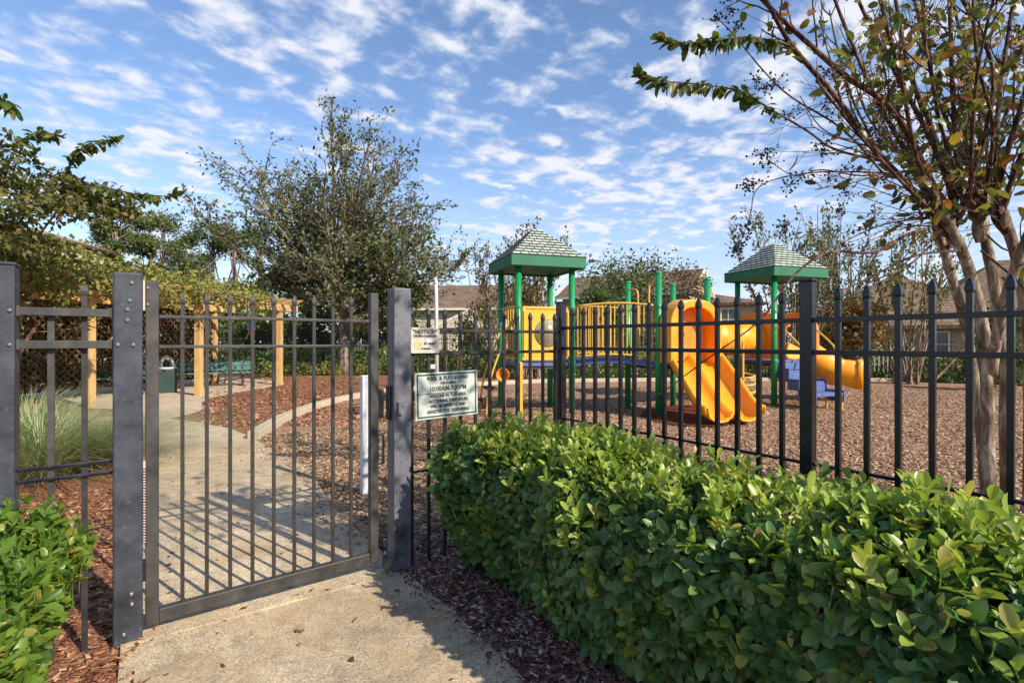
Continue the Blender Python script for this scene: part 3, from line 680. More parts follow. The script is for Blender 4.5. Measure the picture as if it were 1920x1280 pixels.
def blotch(c, rx, rz, mat, nm):
    pts = [c+A*rx*math.cos(a)*(1+.12*math.sin(3*a))+Z*rz*math.sin(a) for a in np.linspace(0, 2*math.pi, 18, endpoint=False)]
    MB().prism(pts, B*.0008).build(nm, mat, sn, c)
blotch(c1+B*.0025+A*-.048+Z*-.026, .024, .026, M['patch_yellow'], 'sun_emblem'); blotch(c1+B*.0026+A*.032+Z*-.002, .028, .014, M['white_ink'], 'worn_patch')
for dx, dz in ((-.087, .069), (.087, .069), (-.087, -.069)): MB().box(c1+B*.004+A*dx+Z*dz, (.008, .005, .008), RS1).build('sign_screw', M['steel'], sn, c1, bevel=.002)

# white stub post beside the path, white pole, rock at the latch post
wp = gnd(684.5, 928)
t_ = thing('white_bollard', 'short white square post standing beside the path behind the gate', 'post', wp)
MB().box(wp+V(0, 0, .50), (.066, .066, 1.0), RA).build('post_tube', M['white_paint'], t_, wp, bevel=.004)
MB().box(wp+V(0, 0, 1.006), (.076, .076, .016), RA).build('post_cap', M['white_paint'], t_, wp, bevel=.004)
pp = V(-2.03, 14.2, 0)
t_ = thing('white_pole', 'tall thin white pole standing behind the small notice sign', 'pole', pp)
MB().tube([pp, pp+V(-.02, 0, 2.6), pp+V(-.025, 0, 2.85)], [.055, .05, .047], 12).build('pole_shaft', M['white_paint'], t_, pp, smooth=True)
MB().lathe(pp+V(-.025, 0, 2.85), [(.05, 0), (.055, .03), (.03, .12), (.008, .2)], 12).build('pole_tip', M['white_paint'], t_, pp, smooth=True)
MB().box(pp+V(-.12, 0, .62), (.16, .1, .12)).build('pole_bracket', M['white_paint'], t_, pp, bevel=.01)
def rock(name, label, c, sz, seed, mat):
    b = bmesh.new(); bmesh.ops.create_icosphere(b, subdivisions=3, radius=1); r = np.random.default_rng(seed); pl = [(nrm(r.normal(size=3)), r.uniform(.30, .62)) for _ in range(13)]
    for v in b.verts:
        p = np.array(v.co)
        for n_, d_ in pl:
            e = p @ n_ - d_
            if e > 0: p = p-n_*e
        p = p*(1+r.normal()*.045); v.co = p*np.array(sz)
    me = D.meshes.new(name); b.to_mesh(me); b.free(); o = link(name, me, mat, None, np.asarray(c)); return o
o = rock('jagged_rock', '', ts(-.075, .055, .07), (.06, .05, .105), 5, M['rock']); tag(o, 'grey jagged rock wedged upright at the foot of the latch post', 'rock')
o = rock('dark_rock', '', gnd(667, 776)+V(0, 0, .06), (.12, .1, .1), 9, M['dark_step']); tag(o, 'small dark lump lying on the chips behind the white stub post', 'rock')
# ------------------------------------------------------------------ hedges in the foreground
def shoots(rng, P, D0, nl, L, W, spread=(35, 75), gap=.010):
    """leaf pairs set round the tip of each shoot"""
    n = len(P); Pl = []; Dl = []; Nl = []; Ll = []; Wl = []
    D0 = rows(D0); U = np.cross(D0, rdir(rng, n)); U = rows(U); Wv = np.cross(D0, U)
    az0 = rng.uniform(0, 6.28, n); sc = rng.uniform(.5, 1.3, n)
    for k in range(nl):
        az = az0 + k*2.4 + rng.normal(size=n)*.25; an = np.radians(spread[0]+(spread[1]-spread[0])*k/max(1, nl-1) + rng.normal(size=n)*12)
        r = np.cos(az)[:, None]*U + np.sin(az)[:, None]*Wv
        d = np.cos(an)[:, None]*D0 + np.sin(an)[:, None]*r
        Pl.append(P - D0*(gap*k) + r*.002); Dl.append(d); Nl.append(D0*np.sin(an)[:, None] - r*np.cos(an)[:, None] + rng.normal(size=(n, 3))*.25)
        s = sc*(.62+.38*min(1, (k+1)/3)); Ll.append(L*s*rng.uniform(.85, 1.15, n)); Wl.append(W*s*rng.uniform(.85, 1.15, n))
    return np.concatenate(Pl), np.concatenate(Dl), np.concatenate(Nl), np.concatenate(Ll), np.concatenate(Wl)
def hedge_shell(rng, n, t0, t1, s0, s1, h, faces, jit=.05, bulge=.06):
    """points on a rounded clipped hedge volume in (t,s,z), with outward normals; lumpy surface"""
    area = {'top': (t1-t0)*(s1-s0), 'left': h*(s1-s0), 'right': h*(s1-s0), 'near': h*(t1-t0), 'far': h*(t1-t0)}
    wts = np.array([area[f]*w_ for f, w_ in faces]); ch = rng.choice(len(faces), n, p=wts/wts.sum())
    P = np.zeros((n, 3)); Nn = np.zeros((n, 3)); u = rng.uniform(0, 1, n); v = rng.uniform(0, 1, n)
    for i, (f, _) in enumerate(faces):
        m = ch == i
        if f == 'top': P[m] = np.column_stack([t0+(t1-t0)*u[m], s0+(s1-s0)*v[m], np.full(m.sum(), h)]); Nn[m] = (0, 0, 1)
        if f == 'left': P[m] = np.column_stack([np.full(m.sum(), t0), s0+(s1-s0)*v[m], h*u[m]]); Nn[m] = (-1, 0, 0)
        if f == 'right': P[m] = np.column_stack([np.full(m.sum(), t1), s0+(s1-s0)*v[m], h*u[m]]); Nn[m] = (1, 0, 0)
        if f == 'far': P[m] = np.column_stack([t0+(t1-t0)*v[m], np.full(m.sum(), s0), h*u[m]]); Nn[m] = (0, -1, 0)
        if f == 'near': P[m] = np.column_stack([t0+(t1-t0)*v[m], np.full(m.sum(), s1), h*u[m]]); Nn[m] = (0, 1, 0)
    # round the edges: pull towards a superellipsoid, undercut the foot
    c = np.array([(t0+t1)/2, (s0+s1)/2, h*.5]); e = np.array([(t1-t0)/2, (s1-s0)/2, h*.5])
    q = (P-c)/e; q[:, 1] = (P[:, 1]-c[1])/e[1]
    k = (np.abs(q[:, 0])**6 + np.abs(q[:, 2])**6)**(1/6.); P[:, [0, 2]] = c[[0, 2]] + (q[:, [0, 2]]/np.maximum(k, .6)[:, None]*np.clip(k, .6, 1)[:, None])*e[[0, 2]]
    foot = np.clip(1-P[:, 2]/(.6), 0, 1)**1.3; P[:, 0] += np.where(P[:, 0] < c[0], 1, -1)*foot*.20
    P[:, 2] *= 1-.20*np.clip((P[:, 0]-.55)/.55, 0, 1)*(h > .7)
    lump = np.sin(P[:, 1]*5.1+P[:, 0]*4)*.5+np.sin(P[:, 1]*11.3+P[:, 2]*9)*.35+np.sin(P[:, 0]*13+P[:, 2]*7+2)*.3
    P += Nn*(lump*bulge)[:, None] - Nn*np.abs(rng.normal(size=n)*jit)[:, None]
    W = L0 + P[:, :1]*A + P[:, 1:2]*B + P[:, 2:]*Z; Wn = Nn[:, :1]*A + Nn[:, 1:2]*B + Nn[:, 2:]*Z
    return W, Wn
def build_hedge(name, label, seed, t0, t1, s0, s1, h, nsh, faces, L, W, mleaf, mshoot, fshoot=.14, core_in=.13):
    r = np.random.default_rng(seed); base = ts((t0+t1)/2, (s0+s1)/2)
    th = thing(name, label, 'hedge', base)
    P, Nn = hedge_shell(r, nsh, t0, t1, s0, s1, h, faces)
    D0 = Nn*.75 + V(0, 0, .55) + r.normal(size=P.shape)*.38
    P[:, 2] = np.maximum(P[:, 2], .03)
    leafobj('foliage', leaves(*shoots(r, P, D0, 7, L, W), .30, .28), mleaf, th)
    k = int(nsh*fshoot); P2, N2 = hedge_shell(r, k, t0, t1, s0, s1, h, [(f, w_*(3 if f == 'top' else .45)) for f, w_ in faces], .02)
    P2 = P2 + N2*.018 + V(0, 0, .015); P2[:, 2] = np.maximum(P2[:, 2], .06)
    P2 += np.array([[0, 0, 1]])*(r.uniform(0, 1, (len(P2), 1))**4)*.085
    D2 = N2*.5 + V(0, 0, .9) + r.normal(size=P2.shape)*.25
    sg_ = leaves(P2, -D2+r.normal(size=D2.shape)*.15-V(0, 0, .4), rdir(r, len(P2)), .14, .0045, .0, .1)
    leafobj('young_shoots', cat_leaves(leaves(*shoots(r, P2, D2, 5, L*.92, W*.85, (22, 58), .012), .42, .18), sg_), mshoot, th)
    # sprigs standing proud of the clipped top
    m = MB()
    # stems and inner branches
    for s_ in np.arange(s0+.12, s1-.05, .16):
        for q_ in range(2):
            b0 = ts(r.uniform(t0+.3, t1-.25), s_+r.normal()*.04)
            l0 = limb(r, b0, V(r.normal()*.2, r.normal()*.2, 1), h*.75, 5, .02, .12); m.tube(l0, np.linspace(.011, .005, len(l0)), 5, cap=False)
            for l1 in branches(r, [l0], 7, (.18, .36), (35, 75), .2, .05, .12, 3, .2): m.tube(l1, np.linspace(.005, .002, len(l1)), 4, cap=False)
            m.build('stem', M['twig'], th, b0); m = MB()
    # deep interior leaves so that no daylight passes straight through
    n3 = int(nsh*.55); Pi = np.column_stack([r.uniform(t0+.24, t1-.2, n3), r.uniform(s0+.08, s1-.08, n3), r.uniform(.10, h-.08, n3)])
    Wp = L0 + Pi[:, :1]*A + Pi[:, 1:2]*B + Pi[:, 2:]*Z
    leafobj('inner_leaves', leaves(Wp, rdir(r, n3), rdir(r, n3), L*1.5, W*2.0, .2, .2, hi=False), mleaf, th)
    return th
build_hedge('clipped_hedge', 'large clipped hedge of glossy dark green oval leaves along the path at right', 31, .16, 1.15, .22, 3.75, .79, 8400,
            [('top', 1.0), ('left', 1.0), ('far', 1.0), ('near', .25), ('right', .35)], .058, .033, M['hedge_leaf'], M['hedge_shoot'], .22)
build_hedge('leafy_shrub', 'bright yellow green shrub in the lower left corner before the grey fence', 32, -2.35, -1.37, .20, 1.35, .61, 4200,
            [('top', 1.0), ('left', .5), ('far', .8), ('near', .9), ('right', 1.2)], .050, .030, M['bush_leaf'], M['bush_leaf'], .3)

# ------------------------------------------------------------------ ornamental grass behind the left fence
def grass_clump(label, c, n, H, R, seed):
    r = np.random.default_rng(seed); th = thing('ornamental_grass', label, 'grass clump', c, 'grass clumps behind the left fence')
    Vt = []; F_ = []; 
    for i in range(n):
        a = r.uniform(0, 6.283); rr = R*.28*math.sqrt(r.uniform()); b = c+V(math.cos(a)*rr, math.sin(a)*rr, 0)
        o_ = nrm(V(math.cos(a)+r.normal()*.5, math.sin(a)+r.normal()*.5, 0)); lean = abs(r.normal())*.5+.15; hh = H*r.uniform(.6, 1.1); w_ = r.uniform(.003, .0065)
        sd = np.cross(o_, Z); k0 = len(Vt)
        for f in (0, .3, .6, .85, 1.0):
            p = b + o_*R*lean*2.0*f**1.9 + Z*hh*(f-.35*lean*f**3); Vt += [p-sd*w_*(1-f*.85), p+sd*w_*(1-f*.85)]
        F_ += [(k0+2*j, k0+2*j+1, k0+2*j+3, k0+2*j+2) for j in range(4)]
    o = link('blades', npmesh('blades', np.array(Vt)-wloc(th), [np.array(F_)]), M['tuft_grass'], th, None, True)
    m = MB(); 
    for i in range(40):
        a = r.uniform(0, 6.283); q = c+V(math.cos(a)*R*.25, math.sin(a)*R*.25, 0); m.tube([q, q+V(0, 0, .1)+.03*r.normal(size=3)], [.008, .004], 5)
    m.build('crown_stubble', M['fallen'], th, c); return th
grass_clump('broad fountain grass clump with blue green blades behind the left fence, nearest one', V(-4.45, 4.95, 0), 2400, .72, .8, 41)
grass_clump('taller fountain grass clump rising beside the edge post, behind the nearer clump', V(-5.5, 5.85, 0), 1900, .80, .8, 42)
grass_clump('low spreading grass clump seen just left of the hinge post', V(-4.55, 5.75, 0), 1500, .55, .75, 43)

# ------------------------------------------------------------------ foreground crape myrtle at the right
rg = np.random.default_rng(77)
def pts3(lst): return np.array([at(*p) for p in lst])
def smooth_line(P, k=4):
    P = np.asarray(P, float); m = len(P); o = []
    for i in range(m-1):
        p0 = P[max(i-1, 0)]; p1 = P[i]; p2 = P[i+1]; p3 = P[min(i+2, m-1)]
        for j in range(k):
            t = j/k; o.append(.5*((2*p1)+(-p0+p2)*t+(2*p0-5*p1+4*p2-p3)*t*t+(-p0+3*p1-3*p2+p3)*t**3))
    return np.array(o+[P[-1]])
cm = thing('crape_myrtle', 'bare branched crape myrtle with orange and green leaves behind the fence at right', 'tree', gnd(1868, 962))
tr = MB()
trunks = [([(1856, 962, 3.98), (1853, 860, 4.0), (1850, 720, 4.02), (1840, 600, 4.0), (1818, 510, 3.95), (1790, 440, 3.9), (1762, 395, 3.9)], .047, .033),
          ([(1888, 955, 4.10), (1886, 800, 4.15), (1884, 680, 4.2), (1868, 560, 4.2), (1850, 460, 4.2), (1838, 390, 4.2), (1836, 350, 4.2)], .043, .033),
          ([(1850, 958, 4.15), (1836, 780, 4.2), (1812, 620, 4.2), (1785, 520, 4.15), (1764, 450, 4.1), (1745, 385, 4.1)], .036, .028),
          ([(1930, 965, 3.95), (1932, 760, 3.95), (1925, 600, 3.95), (1905, 480, 3.95), (1880, 400, 4.0), (1872, 360, 4.0)], .043, .032),
          ([(1856, 700, 4.02), (1880, 580, 3.8), (1905, 500, 3.7), (1935, 420, 3.6)], .040, .028)]
tl = []
for lst, r0, r1 in trunks:
    P = smooth_line(pts3(lst)); tl.append(P); rr = np.linspace(r0, r1, len(P))*(1+rg.normal(size=len(P))*.05); rr[0] *= 1.35; tr.tube(P, rr, 12)
# pruning knuckles
kn = [(1838, 425, 4.15, .075), (1830, 395, 4.15, .055), (1848, 385, 4.1, .045), (1765, 412, 3.95, .045), (1752, 398, 4.0, .035), (1796, 400, 4.1, .045), (1785, 430, 4.0, .04), (1872, 392, 4.0, .045), (1884, 412, 3.95, .035), (1815, 372, 4.1, .035)]
for px, py, Y, r_ in kn:
    c = at(px, py, Y); b = bmesh.new(); bmesh.ops.create_icosphere(b, subdivisions=2, radius=r_)
    tr.add([np.array(v.co)*(1+rg.normal()*.16)*np.array((.8, .8, 1.7))+c for v in b.verts], [tuple(v.index for v in f.verts) for f in b.faces]); b.free()
tr.build('trunk', M['myrtle_bark'], cm, gnd(1868, 962), smooth=True)
stems = [([(1762,400,4.00),(1715,300,4.30),(1670,180,4.60),(1640,40,4.90)], 0.0130), ([(1805,380,4.10),(1765,240,3.70),(1740,110,3.50),(1700,-60,3.30)], 0.0140), ([(1850,370,4.10),(1862,240,3.80),(1832,110,3.60),(1822,-60,3.50)], 0.0150), ([(1875,385,4.00),(1925,290,4.20),(1960,180,4.40),(1990,60,4.60)], 0.0140), ([(1780,385,4.00),(1690,290,4.50),(1625,215,4.80),(1590,110,5.10)], 0.0120), ([(1825,372,4.20),(1812,240,4.60),(1850,110,4.90),(1875,-30,5.20)], 0.0140), ([(1755,405,3.90),(1680,330,3.50),(1600,240,3.30),(1530,150,3.10)], 0.0120), ([(1866,380,4.00),(1850,260,4.30),(1880,140,4.60),(1940,20,4.90)], 0.0130),
 ([(1758,420,3.95),(1700,345,3.8),(1640,280,3.7),(1561,175,3.55),(1486,88,3.4),(1443,13,3.3),(1395,-80,3.2)], .021),
 ([(1771,394,3.9),(1683,219,3.75),(1587,144,3.6),(1530,95,3.5),(1469,39,3.45),(1420,-10,3.4),(1370,-70,3.3)], .020),
 ([(1749,394,4.1),(1696,280,4.2),(1650,200,4.3),(1618,131,4.4),(1565,0,4.6),(1530,-110,4.8)], .021),
 ([(1784,372,4.1),(1745,263,4.1),(1700,175,4.05),(1653,88,4.0),(1609,0,3.95),(1570,-110,3.9)], .019),
 ([(1788,372,4.15),(1750,250,4.3),(1705,131,4.4),(1679,0,4.5),(1655,-140,4.6)], .022),
 ([(1793,372,4.1),(1792,270,4.0),(1786,175,3.9),(1780,0,3.8),(1768,-160,3.7)], .020),
 ([(1815,372,4.1),(1845,263,4.0),(1862,131,3.9),(1815,22,3.8),(1780,-90,3.7)], .017),
 ([(1863,394,4.0),(1889,284,3.9),(1915,200,3.8),(1950,60,3.7),(1970,-80,3.6)], .024),
 ([(1880,400,4.0),(1908,306,3.8),(1945,230,3.7),(2000,90,3.6)], .020),
 ([(1830,372,4.2),(1838,200,4.4),(1800,60,4.6),(1765,-90,4.8)], .019),
 ([(1868,372,4.0),(1872,200,4.2),(1897,20,4.3),(1915,-120,4.4)], .020),
 ([(1838,360,4.2),(1760,190,4.6),(1735,60,4.9),(1725,-120,5.1)], .018),
 ([(1770,400,3.9),(1720,300,3.5),(1690,150,3.2),(1655,20,3.0),(1640,-120,2.9)], .015),
 ([(1840,370,4.1),(1880,230,4.5),(1930,120,4.8),(1990,0,5.0)], .018),
 ([(1815,380,4.0),(1822,260,3.6),(1835,120,3.3),(1870,-30,3.1)], .014),
 ([(1745,400,4.1),(1660,300,4.3),(1600,190,4.5),(1570,90,4.6),(1555,20,4.7)], .012)]
thin = [([(1662,333,3.75),(1583,245,3.6),(1486,184,3.5),(1434,136,3.45),(1375,65,3.4),(1345,35,3.4)], .008),
 ([(1653,302,3.75),(1565,280,3.6),(1513,245,3.5),(1438,201,3.4),(1390,172,3.35),(1324,160,3.3),(1240,152,3.25),(1207,146,3.25)], .009),
 ([(1500,100,3.42),(1470,83,3.38),(1400,70,3.3),(1340,78,3.25),(1300,80,3.2),(1246,80,3.15)], .008),
 ([(1661,324,3.9),(1590,322,3.8),(1521,324,3.7),(1451,337,3.6),(1416,359,3.55),(1407,402,3.5),(1386,462,3.45)], .006),
 ([(1740,430,3.95),(1700,440,3.8),(1640,473,3.6),(1556,473,3.4),(1490,515,3.3),(1425,600,3.2),(1330,670,3.1),(1215,755,3.0)], .013),
 ([(1800,470,3.9),(1720,478,3.7),(1650,510,3.6),(1590,540,3.5),(1545,560,3.45)], .010),
 ([(1735,410,3.95),(1660,420,3.7),(1580,455,3.5),(1545,490,3.4)], .008),
 ([(1745,460,4.0),(1700,500,3.8),(1630,530,3.7),(1600,560,3.65)], .008),
 ([(1790,500,3.9),(1745,560,3.6),(1720,590,3.5)], .008),
 ([(1840,470,4.0),(1900,520,3.7),(1940,560,3.6)], .010),
 ([(1850,440,4.0),(1890,470,3.6),(1925,440,3.4)], .008),
 ([(1690,250,3.7),(1600,262,3.5),(1540,240,3.4),(1500,180,3.35)], .006),
 ([(1705,320,3.8),(1620,330,3.6),(1540,318,3.5),(1490,330,3.45),(1440,300,3.4)], .006),
 ([(1660,120,3.9),(1600,150,3.7),(1560,215,3.6)], .005)]
st = MB(); sl = []; trp = np.concatenate([t[len(t)//2:] for t in tl])
for lst, r0 in stems:
    P = pts3(lst); c_ = trp[(trp[:, 2] < P[0][2]-.10) & (trp[:, 2] > P[0][2]-.45)]; a_ = c_[np.argmin(np.linalg.norm((c_-P[0])*V(1, 1, .4), axis=1))]
    P = smooth_line(np.concatenate([[a_], P])); sl.append(P); rr = np.linspace(r0*1.18, r0*.5, len(P)); rr[:5] *= np.linspace(1.55, 1.0, 5); st.tube(P, rr, 8)
th_l = []
for lst, r0 in thin:
    P = smooth_line(pts3(lst)); th_l.append(P); st.tube(P, np.linspace(r0, .0025, len(P)), 6)
side = branches(rg, sl, 9, (.25, .85), (14, 46), .22, .06, .10, 5, .3)
fine_ = []
for i in range(46):
    s_ = sl[rg.integers(len(sl))]; p_, d_ = along(s_, rg.uniform(.06, .40)); fine_.append(limb(rg, p_, V(-1, rg.normal()*.5, rg.normal()*.25+.12), rg.uniform(.4, 1.15), 6, -.01, .09))
side2 = branches(rg, side, 2, (.12, .35), (20, 55), .3, .03, .12, 4, .2)
low = branches(rg, [t[int(len(t)*.55):] for t in tl], 4, (.2, .55), (30, 75), .1, .05, .15, 5, .2)
tubes(st, side, .0065, .0022, 5); tubes(st, side2, .003, .0014, 4); tubes(st, low, .006, .002, 5); tubes(st, fine_, .0042, .0014, 4); fine2 = branches(rg, fine_, 3, (.1, .35), (20, 60), .4, 0, .12, 4, .2); tubes(st, fine2, .002, .001, 3)
st.build('branches', M['myrtle_stem'], cm, gnd(1868, 962), smooth=True)
# leaves: two arching leafy wands, hanging leaves on the upper stems, thin scatter below
def wand(P, per, L, W, f0, r):
    per = int(per*1.6)
    Pl = []; Dl = []; Nl = []
    for k in range(per):
        f = f0+(1-f0)*k/(per-1); p, d = along(P, f)
        for sgn in (-1, 1):
            sd = nrm(np.cross(d, Z))*sgn; tip = max(0, f-.86)/.14; Pl.append(p+d*r.normal()*.008); Dl.append(nrm(sd*r.uniform(.3, 1.0)+d*r.uniform(-.1, .7)-Z*r.uniform(-.1, 1.3)*(1-tip)+(d+Z*.6)*tip+r.normal(size=3)*.32)); Nl.append(nrm(Z+sd*.4+r.normal(size=3)*.6))
    n = len(Pl); return np.array(Pl), np.array(Dl), np.array(Nl), L*r.uniform(.7, 1.3, n), W*r.uniform(.8, 1.4, n)
w1 = wand(th_l[1], 38, .080, .034, .38, rg); w2 = wand(th_l[2], 34, .085, .034, .22, rg)
lv = cat_leaves(leaves(*w1, .3, .3), leaves(*w2, .3, .3))
leafobj('leaves', lv, M['myrtle_green'], cm)
pA, tA = leaf_points(rg, [s[len(s)//2:] for s in sl], 9, .1, .03); pB, tB = leaf_points(rg, [s for s in side if s[-1][0] > 2.3 or s[-1][2] > 3.0], 10, .2, .02); pC, tC = leaf_points(rg, side2, 4.5, .3, .02)
pD, tD = leaf_points(rg, low+fine2, 3, .3, .02)
P = np.concatenate([pA, pB, pC, pD]); T = np.concatenate([tA, tB, tC, tD]); ratio = P[:, 0]/P[:, 1]; kp = rg.uniform(size=len(P)) < np.clip((ratio-.42)/.36, .42, 1)
P = P[kp]; T = T[kp]; n = len(P)
Dn = T*.4 + rdir(rg, n)*.7 - V(0, 0, .45)
leafobj('autumn_leaves', leaves(P, Dn, rdir(rg, n)+V(.2, -.4, .4), rg.uniform(.05, .125, n), rg.uniform(.028, .062, n), .3, .35), M['myrtle_leaf'], cm)
# dry seed clusters
bm_ = MB(); oc = [(1,0,0),(-1,0,0),(0,1,0),(0,-1,0),(0,0,1),(0,0,-1)]; of = [(0,2,4),(2,1,4),(1,3,4),(3,0,4),(2,0,5),(1,2,5),(3,1,5),(0,3,5)]
def cluster(c, n, R):
    for _ in range(n):
        p = c+rg.normal(size=3)*R*np.array((1, 1, .8)); s_ = rg.uniform(.006, .011); bm_.add([p+s_*V(*q) for q in oc], of)
        bm_.tube([p, c+rg.normal(size=3)*R*.3], [.0012, .0012], 3, cap=False)
for px, py, Y in ((1345,35,3.4),(1365,15,3.4),(1380,50,3.42),(1420,150,3.45),(1432,165,3.45),(1452,158,3.5),(1548,138,3.6),(1590,95,3.6),(1562,148,3.6),(1430,290,3.45),(1440,305,3.45),(1400,350,3.5),(1552,205,3.5),(1500,330,3.5),(1480,345,3.5),(1412,345,3.5),(1660,225,3.8),(1640,250,3.8),(1545,285,3.6),(1540,270,3.6),(1560,330,3.7),(1700,190,4.0),(1720,215,4.1),(1740,230,4.1),(1690,210,3.9),(1780,215,3.9),(1860,225,4.2),(1880,235,4.2),(1590,365,3.6),(1610,430,3.7),(1470,420,3.4),(1400,425,3.45),(1385,462,3.45),(1395,440,3.45),(1380,470,3.45),(1720,280,3.8),(1750,300,3.8),(1670,170,3.7)):
    cluster(at(px, py, Y), 22, .034)
for P in [side[i] for i in rg.choice(len(side), 26, replace=False)]: cluster(P[-1], 12, .028)
for P in fine_[::2]: cluster(P[-1], 14, .028)
bm_.build('seed_clusters', M['berry'], cm, gnd(1868, 962))
# ------------------------------------------------------------------ play structure
U = nrm(V(.949, .316, 0)); W = V(-U[1], U[0], 0); P0 = V(.111, 9.15, 0); G = 1.02
RU = np.stack([U, W, Z], 1)
def pw(u, w, z=0): return P0 + u*U + w*W + z*Z
ps = thing('play_structure', 'green and yellow playground climbing structure with two roofed towers, bridge and slides', 'play structure', pw(1.5, .5))
yp, op, gpst = M['yellow_plastic'], M['orange_plastic'], M['green_post']
def ppost(u, w, h, name='post'):
    m = MB(); m.tube([pw(u, w, z) for z in (-.05, h)], .056, 16)
    o = m.build(name, gpst, ps, pw(u, w), smooth=False)
    for p in o.data.polygons: p.use_smooth = len(p.vertices) == 4
    c = MB().lathe(pw(u, w, h), [(.058, -.02), (.060, 0), (.05, .02), (.02, .03)], 16).build('post_cap', gpst, o, pw(u, w, h), smooth=True)
    for zc in (.92, 1.9):
        if zc < h: MB().lathe(pw(u, w, zc-.03), [(.060, 0), (.063, .01), (.063, .05), (.060, .06)], 16).build('clamp_ring', gpst, o, pw(u, w, zc))
    return o
u2, w2 = 2.317, -.771; u3 = float((V(5.28, 10.58, 0)-P0) @ U); w3 = float((V(5.28, 10.58, 0)-P0) @ W)
for (a, b) in ((0, 0), (u3, w3)):
    for du, dw in ((0, 0), (G, 0), (0, G), (G, G)): ppost(a+du, b+dw, 2.62)
for du, dw, h in ((0, 0, 2.49), (G, 0, 2.42), (0, G, 2.43), (G, G, 2.42)): ppost(u2+du, w2+dw, h)
def deck(u, w, z=.92):
    m = MB().box(pw(u+G/2, w+G/2, z-.03), (G-.03, G-.03, .06), RU); o = m.build('deck', M['blue_deck'], ps, pw(u+G/2, w+G/2, z), bevel=.01)
    MB().box(pw(u+G/2, w+G/2, z-.085), (G-.09, G-.09, .05), RU).build('deck_frame', M['dark_step'], o, pw(u+G/2, w+G/2, z))
for a, b in ((0, 0), (u2, w2), (u3, w3)): deck(a, b)
def roof(u, w):
    c = pw(u+G/2, w+G/2); e = .705; zb, zt, za = 2.60, 2.785, 3.42
    cor = [(-e, -e), (e, -e), (e, e), (-e, e)]
    ap = c+V(0, 0, za); me = D.meshes.new('roof'); vs = []; fs = []; uvs = []
    tr_ = .07
    for i in range(4):
        p = c+cor[i][0]*U+cor[i][1]*W+V(0, 0, zt-.005); q = c+cor[(i+1) % 4][0]*U+cor[(i+1) % 4][1]*W+V(0, 0, zt-.005)
        pa = ap+(p-ap)*tr_; qa = ap+(q-ap)*tr_; k = len(vs); vs += [p, q, qa, pa]; fs.append((k, k+1, k+2, k+3)); sl_ = np.linalg.norm((p+q)/2-ap)
        uvs += [(-e, 0), (e, 0), (e*tr_, sl_*(1-tr_)), (-e*tr_, sl_*(1-tr_))]
    k = len(vs); vs += [vs[3], vs[7], vs[11], vs[15]]; fs.append((k, k+1, k+2, k+3)); uvs += [(0, 0)]*4
    # stepped courses: a raised lip for every shingle row
    for i in range(4):
        p = c+cor[i][0]*U+cor[i][1]*W+V(0, 0, zt); q = c+cor[(i+1) % 4][0]*U+cor[(i+1) % 4][1]*W+V(0, 0, zt)
        nn = nrm(np.cross(q-p, ap-p)); sl_ = np.linalg.norm((p+q)/2-ap)
        for j in range(10):
            f0 = j/10.0*(1-tr_); f1 = (j+1)/10.0*(1-tr_)
            pts = [p+(ap-p)*f0+nn*.018, q+(ap-q)*f0+nn*.018, q+(ap-q)*f1+nn*.004, p+(ap-p)*f1+nn*.004]
            k = len(vs); vs += pts; fs.append((k, k+1, k+2, k+3)); uvs += [(-e*(1-f0), f0*sl_), (e*(1-f0), f0*sl_), (e*(1-f1), f1*sl_), (-e*(1-f1), f1*sl_)]
            k = len(vs); vs += [p+(ap-p)*f0, q+(ap-q)*f0, pts[1], pts[0]]; fs.append((k, k+1, k+2, k+3)); uvs += [(0, 0)]*4
    me.from_pydata([tuple(v-ps_loc) for v in vs], [], fs); ul = me.uv_layers.new(); fu = [uvs[v] for f in fs for v in f]
    for i, l in enumerate(ul.data): l.uv = fu[i]
    o = link('roof', me, M['green_shingle'], ps, (0, 0, 0))
    m = MB(); th = .035
    for i in range(4):
        p = np.array(cor[i]); q = np.array(cor[(i+1) % 4]); inn = .96
        a_ = [p, q, q*inn, p*inn]
        m.prism([c+x[0]*U+x[1]*W+V(0, 0, zb) for x in a_], (0, 0, zt-zb))
    m.prism([c+x[0]*.955*U+x[1]*.955*W+V(0, 0, zb+.03) for x in cor], (0, 0, .02))
    m.build('fascia', M['fascia'], o, c+V(0, 0, zb), bevel=.012)
ps_loc = wloc(ps)
roof(0, 0); roof(u3, w3)
